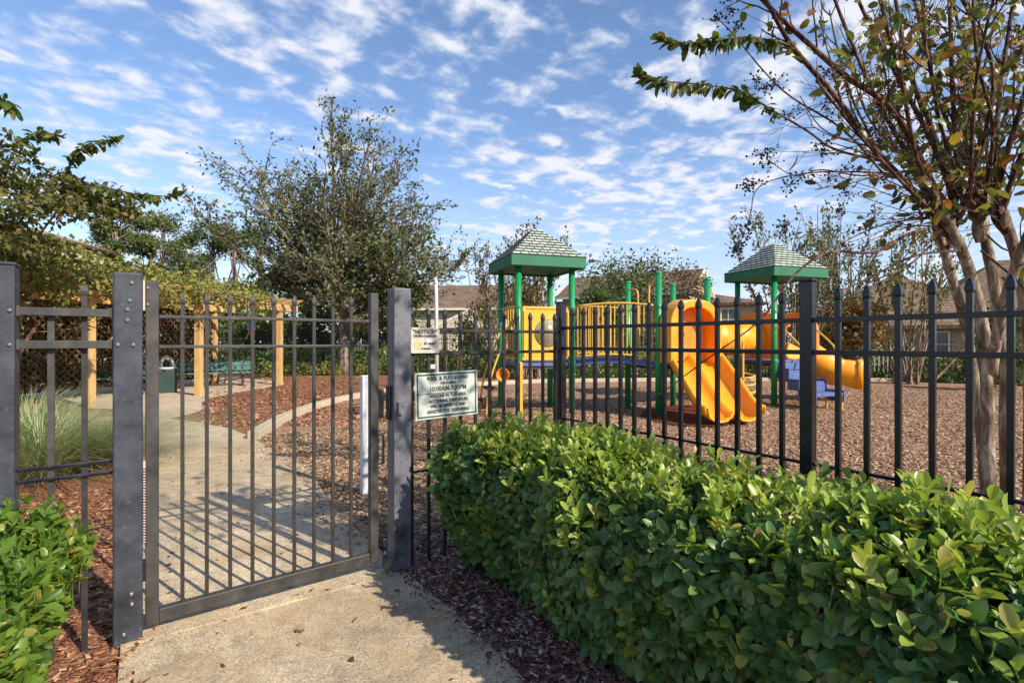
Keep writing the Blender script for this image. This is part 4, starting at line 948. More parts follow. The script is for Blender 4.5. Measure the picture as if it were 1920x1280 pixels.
def panel(p, q, z0, z1, mat, name='panel', hole=None, thick=.045):
    """moulded plastic sheet between two posts with rounded corners, raised rim and an optional round window"""
    p = np.asarray(p, float); q = np.asarray(q, float); x = nrm(q-p); L = np.linalg.norm(q-p)-.13; n = V(x[1], -x[0], 0); c = (p+q)/2
    def outline(w_, h0, h1, r):
        pts = []
        for cx_, cz, a0 in ((w_/2-r, h1-r, 0), (-w_/2+r, h1-r, 90), (-w_/2+r, h0+r, 180), (w_/2-r, h0+r, 270)):
            for a in np.linspace(a0, a0+90, 6): pts.append((cx_+r*math.cos(rad(a)), cz+r*math.sin(rad(a))))
        return pts
    m = MB(); ol = outline(L, z0, z1, .06)
    if hole is None: m.prism([c+x*a+Z*b-n*thick/2 for a, b in ol], n*thick)
    else:
        hx_, hz, hr = hole; N = 32; inn = [(hx_+hr*math.cos(2*math.pi*k/N), hz+hr*math.sin(2*math.pi*k/N)) for k in range(N)]
        def ray(a):
            d = (math.cos(a), math.sin(a)); ts_ = []
            if abs(d[0]) > 1e-6: ts_.append(((L/2 if d[0] > 0 else -L/2)-hx_)/d[0])
            if abs(d[1]) > 1e-6: ts_.append(((z1 if d[1] > 0 else z0)-hz)/d[1])
            t = min(v for v in ts_ if v > 0); return (hx_+t*d[0], hz+t*d[1])
        outp = [ray(2*math.pi*(k+.5)/N+.0001-math.pi/N) for k in range(N)]
        vs = []
        for sgn in (-1, 1):
            vs += [c+x*a+Z*b+n*sgn*thick/2 for a, b in inn]+[c+x*a+Z*b+n*sgn*thick/2 for a, b in outp]
        fs = []
        for k in range(N):
            k2 = (k+1) % N
            fs += [(k, k2, N+k2, N+k), (2*N+k, 3*N+k, 3*N+k2, 2*N+k2), (k, 2*N+k, 2*N+k2, k2), (N+k, N+k2, 3*N+k2, 3*N+k)]
        m.add(vs, fs)
    for dz in (z0+.03, z1-.03): m.bar(c-x*(L/2-.08)+Z*dz+n*(thick/2+.008), c+x*(L/2-.08)+Z*dz+n*(thick/2+.008), .016, .03)
    for dx in (-L/2+.03, L/2-.03): m.bar(c+x*dx+Z*(z0+.08)+n*(thick/2+.008), c+x*dx+Z*(z1-.08)+n*(thick/2+.008), .03, .016)
    o = m.build(name, mat, ps, c, bevel=.006)
    if hole is not None and hole[2] < .3:
        b = MB().lathe(V(0, 0, 0), [(hole[2]*.99, -.012), (hole[2]*1.06, .0), (hole[2]*1.06, .03), (hole[2]*.96, .034), (hole[2]*.7, .085), (hole[2]*.35, .115), (.01, .125)], 28)
        k = b.build('bubble_window', M['window_plastic'], None, smooth=True); k.parent = o; k.location = tuple(c+x*hole[0]+Z*hole[1]-wloc(o)); rot_obj(k, np.stack([x, Z, n], 1))
    return o
panel(pw(0, 0), pw(G, 0), .955, 1.915, yp, 'window_panel', hole=(.03, 1.45, .235))
def railing(p, q, z0, z1, n, sag=0, mat=None, name='railing'):
    mat = mat or M['yellow_pipe']; p = np.asarray(p, float); q = np.asarray(q, float); d = nrm(q-p); a = p+d*.07; b = q-d*.07
    ar = lambda f: sag*math.sin(math.pi*f)
    m = MB(); fsx = np.linspace(0, 1, 9)
    m.tube([a+(b-a)*f+Z*(z1+ar(f)) for f in fsx], .021, 10); o = m.build(name, mat, ps, a, smooth=True)
    MB().tube([a+(b-a)*f+Z*(z0+ar(f)) for f in fsx], .021, 10).build('lower_rail', mat, o, a, smooth=True)
    for k in range(n):
        f = (k+.5)/n; x = a+(b-a)*f
        MB().tube([x+Z*(z0+ar(f)), x+Z*(z1+ar(f))], .011, 8, cap=False).build('baluster', mat, o, x+Z*z0, smooth=True)
    return o
railing(pw(G, 0), pw(u2, w2), 1.02, 1.93, 19, .05); railing(pw(G, G), pw(u2, w2+G), 1.02, 1.93, 19, .05)
m = MB(); N = 12; a0, a1 = pw(G+.03, .06), pw(G+.03, G-.06); b0, b1 = pw(u2-.02, w2+.06), pw(u2-.02, w2+G-.06)
for i in range(N):
    f0, f1 = (i+.04)/N, (i+.96)/N; z = lambda f: .90+.075*math.sin(math.pi*f)
    m.prism([a0+(b0-a0)*f0+Z*z(f0), a0+(b0-a0)*f1+Z*z(f1), a1+(b1-a1)*f1+Z*z(f1), a1+(b1-a1)*f0+Z*z(f0)], (0, 0, .045))
o = m.build('bridge', M['blue_deck'], ps, (a0+b1)/2, bevel=.006)
m = MB()
for s0, s1 in ((a0, b0), (a1, b1)): 
    m.prism([s0+(s1-s0)*f+Z*(.84+.075*math.sin(math.pi*f)) for f in np.linspace(0, 1, 9)]+[s0+(s1-s0)*f+Z*(.90+.075*math.sin(math.pi*f)) for f in np.linspace(1, 0, 9)], nrm(a1-a0)*.04)
m.build('bridge_beam', M['blue_deck'], o, (a0+b0)/2)
# arched entry handles between bridge and the slide tower
def loop(pts, r=.019, name='grab_rail', k=5):
    P = smooth_line(np.array(pts), k); return MB().tube(P, r, 10).build(name, M['yellow_pipe'], ps, P[0], smooth=True)
hq = pw(u2-.03, w2+.25)
loop([hq+Z*1.0, hq+Z*1.6, hq+Z*2.2, hq+Z*2.33+(pw(u2, w2)-hq)*.12, pw(u2, w2+.03, 2.36)-(pw(u2, w2)-hq)*.15, pw(u2, w2, 2.36)], .019)
hq = pw(u2-.04, w2+.60)
loop([hq+Z*1.0, hq+Z*1.6, hq+Z*2.1, hq+Z*2.26+W*.06, hq+Z*2.28+W*.38], .017)
# slide tower: arched hood, back panel, double slide
def hood(c, x, n, w_, z0, z1, dep, mat, band=.13):
    """arched plastic hood; x across, n outward; shell swept over depth"""
    def arch(w2_, zt, r):
        pts = [(-w2_, z0)]; 
        for a in np.linspace(180, 90, 8): pts.append((-w2_+r+r*math.cos(rad(a)), zt-r+r*math.sin(rad(a))))
        for a in np.linspace(90, 0, 8): pts.append((w2_-r+r*math.cos(rad(a)), zt-r+r*math.sin(rad(a))))
        return pts+[(w2_, z0)]
    O = arch(w_/2, z1, .42); I = arch(w_/2-band, z1-band, .34); k = len(O); m = MB(); vs = []
    for dd, sh in ((0, 0), (dep, -.03)):
        vs += [c+x*a+Z*(b+(sh if b > z0+.3 else 0))+n*dd for a, b in O]+[c+x*a+Z*(b+(sh if b > z0+.3 else 0))+n*dd for a, b in I]
    fs = []
    for i in range(k-1):
        fs += [(i, i+1, k+i+1, k+i), (2*k+i, 3*k+i, 3*k+i+1, 2*k+i+1), (i, 2*k+i, 2*k+i+1, i+1), (k+i, k+i+1, 3*k+i+1, 3*k+i)]
    for e in (0, k-1): fs.append((e, k+e, 3*k+e, 2*k+e))
    return m.add(vs, fs)
fc = pw(u2+G/2, w2-.03); nS = -W
o = hood(fc, U, nS, 1.04, .93, 2.04, .34, op).build('slide_hood', M['slide_plastic'], ps, fc, bevel=.02, smooth=False)
MB().prism([fc+U*a+Z*b+nS*.03 for a, b in ((-.40, .95), (.40, .95), (.40, 1.80), (.28, 1.90), (-.28, 1.90), (-.40, 1.80))], nS*.03).build('hood_panel', op, o, fc, bevel=.01)
hb = MB().lathe(V(0, 0, 0), [(.03, 0), (.03, .012), (.012, .02)], 12).build('hood_bolt', M['dark_hole'], None); hb.parent = o; hb.location = tuple(fc+U*-.08+Z*1.42+nS*.061-wloc(o)); rot_obj(hb, np.stack([U, Z, nS], 1))
def sweep(path, widthdirs, profile, flare=None):
    m = MB(); k = len(profile); vs = []; flare = flare or (lambda f: 1.0); tan = np.gradient(np.asarray(path, float), axis=0)
    for i, p in enumerate(path):
        t = nrm(tan[i]); x = widthdirs[i] if isinstance(widthdirs, list) else widthdirs; up = nrm(np.cross(x, t)); up = up if up[2] > 0 else -up
        s_ = flare(i/(len(path)-1)); vs += [np.asarray(p)+x*a*s_+up*b*s_ for a, b in profile]
    fs = [(i*k+j, i*k+j+1, (i+1)*k+j+1, (i+1)*k+j) for i in range(len(path)-1) for j in range(k-1)]
    return m.add(vs, fs)
sd_ = nrm(V(.24, -1, 0)); US = V(-sd_[1], sd_[0], 0); top = fc+nS*.05+U*.06
prof = [(a_*1.12, b_) for a_, b_ in [(-.47, .10), (-.475, .22), (-.44, .24), (-.41, .21), (-.38, .07), (-.30, .012), (-.22, 0), (-.13, .012), (-.06, .07), (-.035, .125), (0, .135), (.035, .125), (.06, .07), (.13, .012), (.22, 0), (.30, .012), (.38, .07), (.41, .21), (.44, .24), (.475, .22), (.47, .10)]]
path = []
for f in np.linspace(0, 1, 18):
    xx = 1.26*f; zz_ = .925 if f < .06 else .925-1.02*((f-.06)/.94)**1.0
    if f > .74: zz_ = .925-1.02*((.74-.06)/.94)-.80*(f-.74)+1.6*(f-.74)**2
    path.append(top+sd_*xx+Z*(zz_ if f < .9 else zz_))
sl_ = sweep(path, US, prof).build('double_slide', M['slide_plastic'], ps, top, smooth=True, solid=.03)
# crawl tunnel from the slide tower to the far tower
t0 = pw(u2+G, w2+G*.5)+Z*1.36; t1 = pw(u3, w3+G*.5)+Z*1.36; m = MB(); d = nrm(t1-t0); L = np.linalg.norm(t1-t0); R_ = .31
pts = []; rr = []
for f in np.linspace(0, 1, 41):
    x = f*L; pts.append(t0+d*x); k = min(abs(x-L*q) for q in (.02, .34, .67, .98)); rr.append(R_+(.045 if k < .045 else 0))
m.tube(pts, rr, 28, cap=False); o = m.build('tunnel', M['slide_plastic'], ps, t0, smooth=True, solid=.02)
for f in (.20, .5, .82):
    sd2 = nrm(np.cross(d, Z)); c = t0+d*(L*f)+sd2*R_; k = MB().lathe(V(0, 0, 0), [(.05, -.01), (.052, .012), (.03, .02)], 12).build('tunnel_window', M['dark_hole'], None); k.parent = o; k.location = tuple(c-wloc(o)); rot_obj(k, np.stack([d, Z, sd2], 1))
panel(pw(u3, w3), pw(u3, w3+G), .955, 1.90, op, 'tunnel_panel', hole=(0, 1.40, .335))
panel(pw(u2+G, w2), pw(u2+G, w2+G), .955, 1.90, op, 'tunnel_panel', hole=(0, 1.40, .335))
panel(pw(u3, w3+G), pw(u3+G, w3+G), .955, 1.90, op, 'panel')
# far single slide on the right face of the far tower
fc2 = pw(u3+G+.03, w3+G/2); hood(fc2, W, U, 1.0, .93, 1.93, .16, op).build('slide_hood', op, ps, fc2, bevel=.015)
prof2 = [(-.36, -.05), (-.38, .36), (-.33, .40), (-.29, .35), (-.25, .10), (-.15, .015), (0, 0), (.15, .015), (.25, .10), (.29, .35), (.33, .40), (.38, .36), (.36, -.05)]
ln = []; wd = []
for f in np.linspace(0, 1, 22):
    a = f*.30; ln.append(fc2+U*(1.28*f)-W*(.34*f*f)+Z*(.92-.62*min(1, f*1.12)+.05*math.sin(f*9)*f+(.05*max(0, f-.85)/.15)))
    tt = nrm(U*1.28-W*.68*f); wd.append(V(-tt[1], tt[0], 0))
o = sweep(ln, wd, prof2, lambda f: 1.05+.34*max(0, f-.35)/.65).build('single_slide', M['slide_plastic'], ps, fc2, smooth=True, solid=.03)
MB().tube([ln[17]-Z*.02, V(ln[17][0], ln[17][1], -.02)], .03, 10).build('slide_foot', M['yellow_pipe'], o, ln[17])
# blue moulded steps with yellow legs and hand rails on the front of the far tower
sx0 = pw(u3+G*.40, w3-.04); m = MB()
for i, (z, d0) in enumerate(((.72, .0), (.52, .24), (.33, .48))):
    dd = .26 if i < 2 else .40; p = sx0-W*(d0+dd/2); m.box(p+Z*(z-.03), (.66, dd-.01, .06), RU); m.box(sx0-W*(d0+.012)+Z*(z+.075), (.66, .022, .14), RU)
    for sgn in (-1, 1): m.box(p+U*sgn*.342+Z*(z-.06), (.022, dd+.02, .22), RU)
o = m.build('steps', M['blue_deck'], ps, sx0, bevel=.008)
for du in (-.33, .33):
    for dw in (.52, .84): MB().tube([sx0+U*du-W*dw+Z*.30, sx0+U*du-W*dw-Z*.03], .024, 10).build('leg', M['yellow_pipe'], o, sx0+U*du-W*dw)
for du in (-.42, .42):
    q = sx0+U*du; loop([q+Z*1.55, q-W*.15+Z*1.57, q-W*.5+Z*1.30, q-W*.62+Z*1.16, q-W*.64+Z*.9, q-W*.64-Z*.02], .019, 'hand_rail', 6)
# corkscrew climber below the tunnel
cc = pw(u2+G+.75, w2-.05); P = [cc+V(.20*math.cos(a), .20*math.sin(a), .12+.135*a/ (math.pi)*.52) for a in np.linspace(0, math.pi*2*4.2, 90)]
m = MB().tube(P, .017, 8); o = m.build('corkscrew_climber', M['yellow_pipe'], ps, cc, smooth=True)
MB().tube([cc-Z*.03, cc+Z*1.3], .022, 10).build('climber_pole', M['yellow_pipe'], o, cc)
# left side of the near tower: bar panel, loop ladder, transfer step, talk tube
railing(pw(0, G), pw(0, 0), 1.0, 1.92, 6, 0, name='bar_panel')
q = pw(-.05, G*.5)
for dw in (-.22, .22): loop([q+W*dw-U*.45-Z*.02, q+W*dw-U*.38+Z*.6, q+W*dw-U*.15+Z*1.25, q+W*dw+Z*1.62, q+W*dw+U*.05+Z*1.68], .019, 'hand_rail', 6)
m = MB()
for i, z in enumerate((.24, .46, .68)): m.box(q-U*(.42-.11*i)+Z*z, (.16, .42, .05), RU)
m.build('ladder_rungs', M['dark_step'], ps, q, bevel=.01)
ts_ = pw(-.95, .75); o = MB().box(ts_+Z*.36, (.62, .95, .07), RU).build('transfer_step', M['dark_step'], ps, ts_, bevel=.012)
for du in (-.26, .26):
    for dw in (-.4, .4): MB().tube([ts_+U*du+W*dw+Z*.33, ts_+U*du+W*dw-Z*.03], .024, 8).build('leg', M['yellow_pipe'], o, ts_+U*du+W*dw)
for du in (-.26, .0):
    pt = ts_+U*du-W*.42; loop([pt+Z*.38, pt+Z*.8, pt+Z*1.12, pt+Z*1.2+W*.06, pt+Z*1.12+W*.14, pt+Z*.8+W*.15], .016, 'grab_rail', 5)
tt = at(946, 712, 9.05); b0 = V(tt[0], tt[1], 0); o = MB().tube([b0-Z*.03, b0+Z*.6], .024, 10).build('talk_tube', M['yellow_pipe'], ps, b0, smooth=True)
hd = nrm(V(-.25, -.9, .1)); c = b0+Z*.72+hd*-.08
hn = MB().tube([c+hd*q_ for q_ in (-.12, 0, .08, .14, .18, .20)], [.035, .04, .05, .085, .115, .12], 20, cap=False); hn.build('talk_horn', op, o, c, smooth=True, solid=.012)
MB().tube([b0+Z*.58, b0+Z*.70, c-hd*.12], .036, 10).build('talk_elbow', M['yellow_pipe'], o, b0+Z*.6, smooth=True)
MB().box(pw(.02, -.09, .48), (.05, .022, .92), RU).build('kick_board', yp, ps, pw(.02, -.09, .48), bevel=.006)

# ------------------------------------------------------------------ pergola with lattice, benches, can
pg = thing('pergola', 'yellow pine pergola with lattice back wall under climbing vines', 'pergola', V(-8, 12.5, 0))
fp = [V(-8.95, 7.9, 0), V(-8.2, 10.2, 0), V(-7.48, 12.55, 0), V(-6.9, 15.6, 0)]
bp = [V(-11.3, 8.7, 0), V(-10.45, 10.75, 0), V(-9.78, 13.1, 0), V(-9.15, 16.15, 0)]
lb_ = M['yellow_lumber']
for p in fp+bp: MB().box(p+Z*1.17, (.145, .145, 2.34)).build('post', lb_, pg, p, bevel=.008)
for row in (fp, bp):
    for i in range(3):
        p, q = row[i], row[i+1]; d = nrm(q-p); e0 = .35 if i == 0 else .01; e1 = .75 if i == 2 else -.01
        for off in (-.095, .095):
            nrm_ = V(-d[1], d[0], 0)*off; MB().bar(p-d*e0+nrm_+Z*2.30, q+d*e1+nrm_+Z*2.30, .045, .19).build('beam', lb_, pg, p, bevel=.005)
for i in range(3):
    for f in np.arange(0.03, 1.0 if i < 2 else 1.22, .135):
        p = fp[i]+(fp[i+1]-fp[i])*f; q = bp[i]+(bp[i+1]-bp[i])*f; d = nrm(q-p)
        a_ = p-d*.55; b_ = q+d*.45; m = MB(); u_ = Z
        sidev = nrm(np.cross(d, Z))*.042; z0, z1 = 2.398, 2.54
        m.prism([a_+Z*(z1-.03)-sidev/2, a_+Z*(z1)-sidev/2, b_+Z*z1-sidev/2, b_+Z*(z1-.03)-sidev/2, b_-d*.18+Z*z0-sidev/2, a_+d*.18+Z*z0-sidev/2], sidev)
        m.build('rafter', lb_, pg, p, bevel=.004)
for i in range(3):
    p, q = bp[i], bp[i+1]; d = nrm(q-p); L = np.linalg.norm(q-p)-.15; p = p+d*.075; m = MB(); z0, z1 = .25, 2.15; H = z1-z0
    n_ = V(-d[1], d[0], 0)
    for sgn in (-1, 1):
        for k in np.arange(-H, L, .17):
            x0, x1 = max(0, k), min(L, k+H)
            if x1-x0 < .05: continue
            if sgn > 0: a_, b_ = p+d*x0+Z*(z0+x0-k), p+d*x1+Z*(z0+x1-k)
            else: a_, b_ = p+d*x0+Z*(z1-(x0-k)), p+d*x1+Z*(z1-(x1-k))
            m.bar(a_+n_*.008*sgn, b_+n_*.008*sgn, .012, .038, up=np.cross(nrm(b_-a_), n_))
    o = m.build('lattice_panel', M['lattice_wood'], pg, p)
    for z in (z0-.03, z1+.03): MB().bar(p+Z*z, p+d*L+Z*z, .05, .06).build('lattice_frame', M['lattice_wood'], o, p+Z*z)
def bench(c, d, L, label):
    d = nrm(d); n_ = V(d[1], -d[0], 0)   # n_ faces the sitter's knees
    if n_ @ (-c) < 0: n_ = -n_
    th = thing('park_bench', label, 'bench', c, 'teal benches under the pergola'); R = np.stack([d, -n_, Z], 1)
    for k in range(3): MB().box(c+n_*(.05+.125*k)+Z*.40, (L, .11, .035), R).build('seat_board', M['teal_wood'], th, c, bevel=.005)
    for k in range(2): MB().box(c-n_*(.06+.03*k)+Z*(.52+.135*k), (L, .035, .12), R).build('back_board', M['teal_wood'], th, c, bevel=.005)
    for s_ in (-.38, .38):
        m = MB(); x = c+d*L*s_; m.box(x+n_*.16+Z*.36, (.06, .42, .045), R); m.box(x+n_*.16+Z*.17, (.07, .10, .34), R); m.box(x+n_*.16+Z*.018, (.09, .36, .03), R); m.bar(x-n_*.05+Z*.38, x-n_*.10+Z*.74, .05, .03)
        m.build('leg', M['dark_step'], th, c)
bench(V(-8.65, 15.1, 0), nrm(bp[3]-bp[2])*.35+V(.9, .25, 0), 2.1, 'teal board bench beside the second pergola post, right of the trash can')
bench(V(-9.75, 12.9, 0), nrm(bp[2]-bp[1])*.30+V(.95, .1, 0), 1.5, 'teal bench half hidden behind the picket next to the hinge post')
bench(V(-11.0, 12.3, 0), V(1, .15, 0), 1.3, 'leftmost teal bench, partly behind the fountain grass')
tcn = gnd(311, 737); tcn = V(-8.75, 13.3, 0)
th = thing('trash_can', 'dark green trash can with a pale open dome lid under the pergola', 'trash can', tcn)
MB().box(tcn+Z*.30, (.44, .44, .60), RA).build('can_body', M['trash_green'], th, tcn, bevel=.03)
m = MB(); 
for a in (0, 90): 
    ca, sa = math.cos(rad(a)), math.sin(rad(a)); m.tube([tcn+V(ca*.20*math.cos(t), sa*.20*math.cos(t), .62+.30*math.sin(t)) for t in np.linspace(0, math.pi, 14)], .028, 8)
m.tube([tcn+V(.205*math.cos(t), .205*math.sin(t), .63) for t in np.linspace(0, 2*math.pi, 25)], .028, 8)
m.lathe(tcn+Z*.84, [(.15, 0), (.12, .05), (.05, .08), (.01, .085)], 16); m.build('dome_lid', M['dome_grey'], th, tcn, smooth=True)
# ------------------------------------------------------------------ climbing vine over the pergola
rv = np.random.default_rng(5)
vn = thing('climbing_vine', 'dense yellow green climbing vine heaped over the pergola roof', 'vine', fp[1])
def lerp_row(row, f):
    f = np.clip(f, 0, 2.999); i = f.astype(int); R = np.array(row); return R[i]+(R[i+1]-R[i])*(f-i)[:, None]
n = 13000; f = rv.uniform(-.0, 2.62, n); c = rv.uniform(-.16, 1.1, n)
base = lerp_row(fp, f)*(1-c)[:, None] + lerp_row(bp, f)*c[:, None]
prof_h = .80*np.clip(1.30-f*.30, .3, 1) * (.5+.5*np.sin(f*6+c*3)**2)
P = base.copy(); P[:, 2] = 2.42 + rv.uniform(0, 1, n)**.7*prof_h
hang = rv.uniform(0, 1, n) < .20
P[hang, 2] = 2.5 - np.abs(rv.normal(size=hang.sum()))*.30*(.25+.9*np.sin(f[hang]*7)**2); c2 = rv.uniform(-.36, -.12, hang.sum())
P[hang] = np.column_stack([(lerp_row(fp, f[hang])*(1-c2)[:, None]+lerp_row(bp, f[hang])*c2[:, None])[:, :2], P[hang, 2]])
P += rv.normal(size=P.shape)*.07
keep = (np.sin(P[:, 0]*5+P[:, 2]*6)+np.sin(P[:, 1]*4.3+P[:, 2]*5+1) > -1.3) & (P[:, 2] > 1.75)
P = P[keep]; n = len(P)
leafobj('foliage', leaves(P, rdir(rv, n)-V(0, 0, .35), rdir(rv, n)+V(.3, -.5, .8), rv.uniform(.07, .13, n), rv.uniform(.05, .085, n), .3, .3, hi=False), M['vine_leaf'], vn)
m = MB()
for k in range(60):
    i = rv.integers(n); l = limb(rv, P[i]-V(0, 0, .2), rdir(rv, 1)[0]*V(1, 1, .4), rv.uniform(.6, 1.6), 6, .03, .3); MB().tube(l, np.linspace(.012, .004, len(l)), 4, cap=False).build('woody_stem', M['twig'], vn, l[0])
for p in (bp[0], bp[1], bp[2], fp[0], bp[3]):
    for k in range(4): l = limb(rv, p+V(rv.normal()*.1, rv.normal()*.1, 0), V(0, 0, 1), 2.5, 8, .1, .15); MB().tube(l, np.linspace(.03, .012, len(l)), 5, cap=False).build('woody_stem', M['twig'], vn, l[0])
nb = 9000; fb = rv.uniform(0, 2.99, nb); Pb = lerp_row(bp, fb); Pb[:, 2] = rv.uniform(.3, 2.5, nb); Pb[:, 0] -= .25+np.abs(rv.normal(size=nb))*.35
leafobj('back_foliage', leaves(Pb, rdir(rv, nb), rdir(rv, nb), rv.uniform(.10, .2, nb), rv.uniform(.08, .15, nb), .3, .3, hi=False), M['oak_leaf'], vn)

# ------------------------------------------------------------------ trees
def make_tree(name, label, base, seed, bark, leafm, trunk, limbs_, subs, twigs, leafd, lsz, group=None, r0=.16, extra=None, cat='tree', lowdense=0):
    """trunk=(height, lean vec); limbs_=(n, Lrange, angrange from vertical, start, up); subs, twigs=(n, L, ang, up)"""
    r = np.random.default_rng(seed); base = np.asarray(base, float); th = thing(name, label, cat, base, group)
    t = limb(r, base-Z*.05, V(trunk[1][0], trunk[1][1], 1), trunk[0], 6, .05, .04); m = MB()
    rr = np.linspace(r0, r0*.55, len(t)); rr[0] *= 1.35; m.tube(t, rr, 10)
    n, Lr, an, st_, up = limbs_; L1 = []
    for k in range(n):
        f = st_+(1-st_)*((k+.5)/n)**.8; p, d = along(t, f); a = rad(an[1]+(an[0]-an[1])*((k+r.uniform(-.3, .3))/n)); a = np.clip(a, rad(4), rad(130))
        az = k*2.4+r.normal()*.3; L1.append(limb(r, p, V(math.sin(a)*math.cos(az), math.sin(a)*math.sin(az), math.cos(a)), r.uniform(*Lr), 7, up, .09))
    L2 = branches(r, L1, subs[0], subs[1], subs[2], .18, subs[3], .1, 5, .35); L3 = branches(r, L2, twigs[0], twigs[1], twigs[2], .15, twigs[3], .12, 4, .3)
    tubes(m, L1, r0*.42, r0*.07, 7); tubes(m, L2, r0*.10, r0*.03, 5); tubes(m, L3, r0*.035, r0*.014, 3)
    m.build('trunk', bark, th, base, smooth=True)
    P3, T3 = leaf_points(r, L3, leafd[0], .1, lsz[0]*.35); P2, T2 = leaf_points(r, L2, leafd[1], .2, lsz[0]*.4)
    P = np.concatenate([P3, P2]); T = np.concatenate([T3, T2])
    if lowdense:
        kf = np.clip((P[:, 2]-base[2]-lowdense[0])/lowdense[1], 0, 1); keep = r.uniform(size=len(P)) > kf*lowdense[2]; P = P[keep]; T = T[keep]
    n = len(P); Dv = T*.6+rdir(r, n)*.8; Nv = rdir(r, n)+V(.2, -.2, .7)
    L = r.uniform(.7, 1.3, n)*lsz[0]; leafobj('crown', leaves(P, Dv, Nv, L, L*lsz[1], .3, .3, hi=False), leafm, th, smooth=False)
    return th
# the big sparse tree behind the gate
big = make_tree('oak_tree', 'large sparse broad crowned tree behind the gate, left of the playground', (-6.75, 20.9, 0), 3, M['oak_bark'], M['oak_leaf'], (3.9, (.01, 0)), (25, (4.3, 6.3), (14, 82), .5, .028), (4.0, (1.0, 2.6), (22, 55), .06), (4.4, (.35, .95), (20, 60), .03), (10.5, 8), (.15, .5), r0=.22, lowdense=(5.2, 5.5, .55))
# its leafy lower skirt
r = np.random.default_rng(91); P = []
for px, py, rx, ry, k in ((640, 510, 85, 60, 3000), (565, 470, 70, 50, 1700), (700, 475, 90, 45, 2000), (600, 425, 65, 45, 1000), (745, 535, 75, 36, 1900), (660, 415, 65, 50, 900), (540, 525, 65, 40, 1700), (630, 562, 90, 26, 1900), (725, 568, 50, 28, 900), (515, 410, 50, 40, 380), (775, 450, 55, 40, 360), (455, 430, 45, 40, 300), (800, 500, 45, 30, 350)):
    k = int(k*1.05)
    a = r.normal(size=(k, 3)); a = a/np.linalg.norm(a, axis=1, keepdims=True)*(r.uniform(0, 1, (k, 1))**.45)
    Y = 20.6+r.normal()*.9; c = at(px, py, Y); P.append(c+a*V(rx/F*Y, 1.4, ry/F*Y)*(.9+.2*r.normal(size=(k, 1))))
P = np.concatenate(P); clump = np.sin(P[:, 0]*3.1+P[:, 2]*2.3)+np.sin(P[:, 1]*2.9+P[:, 2]*3.7)+np.sin(P[:, 0]*6.3+1+P[:, 1]*5); P = P[clump > -.55]; n = len(P); L = r.uniform(.12, .26, n)
leafobj('lower_crown', leaves(P, rdir(r, n), rdir(r, n)+V(.2, -.2, .7), L, L*.55, .3, .3, hi=False), M['oak_leaf'], big, smooth=False)

def puff_tree(name, label, base, H, seed, leafm, blobs, lsz, group=None, bark=None, r0=.12, fork=None, cat='tree', dens=1.0, leafr=.55):
    """tree or bush whose leaf clumps sit at the ends of real limbs; blobs = [(dx, dy, z, r, n)]"""
    r = np.random.default_rng(seed); base = np.asarray(base, float); th = thing(name, label, cat, base, group); m = MB(); fk = fork if fork is not None else H*.45
    t = limb(r, base-Z*.05, V(r.normal()*.03, r.normal()*.03, 1), fk, 5, .06, .04)
    if fk > .4: m.tube(t, np.linspace(r0*1.15, r0*.7, len(t)), 8)
    Pl = []
    for dx, dy, z, R_, k in blobs:
        c = base+V(dx, dy, z); s0, _ = along(t, r.uniform(.55, .98)); mid = (s0+c)/2+r.normal(size=3)*.12*R_+Z*.1*R_; l = smooth_line(np.array([s0, mid, c]), 4); m.tube(l, np.linspace(r0*.45, r0*.12, len(l)), 5, cap=False)
        for b in branches(r, [l], 5, (R_*.5, R_*1.15), (25, 80), .35, .05, .12, 4, .1): m.tube(b, np.linspace(r0*.13, r0*.04, len(b)), 3, cap=False)
        k = int(k*dens); a = rdir(r, k)*(r.uniform(0, 1, (k, 1))**.42)*R_*V(1, 1, .72)*(1+.22*r.normal(size=(k, 1))); Pl.append(c+a)
    m.build('trunk', bark or M['oak_bark'], th, base, smooth=True)
    P = np.concatenate(Pl); q = P/ (max(.15, lsz[1])*6); clump = np.sin(q[:, 0]*6.1+q[:, 2]*3.3)+np.sin(q[:, 1]*5.7+q[:, 2]*6.1+2)+np.sin(q[:, 2]*8.3+q[:, 0]*3); P = P[(clump > -.9) & (P[:, 2] > .02)]
    n = len(P); L = r.uniform(lsz[0], lsz[1], n); leafobj('crown', leaves(P, rdir(r, n), rdir(r, n)+V(.2, -.2, .7), L, L*leafr, .3, .3, hi=False), leafm, th, smooth=False); return th
def ball(r, n, Rx, Ry, z0, z1, rr, k):
    o = []
    for _ in range(n):
        a = r.uniform(0, 6.28); q = math.sqrt(r.uniform()); o.append((Rx*q*math.cos(a), Ry*q*math.sin(a), r.uniform(z0, z1), r.uniform(*rr), k))
    return o
rr_ = np.random.default_rng(100)
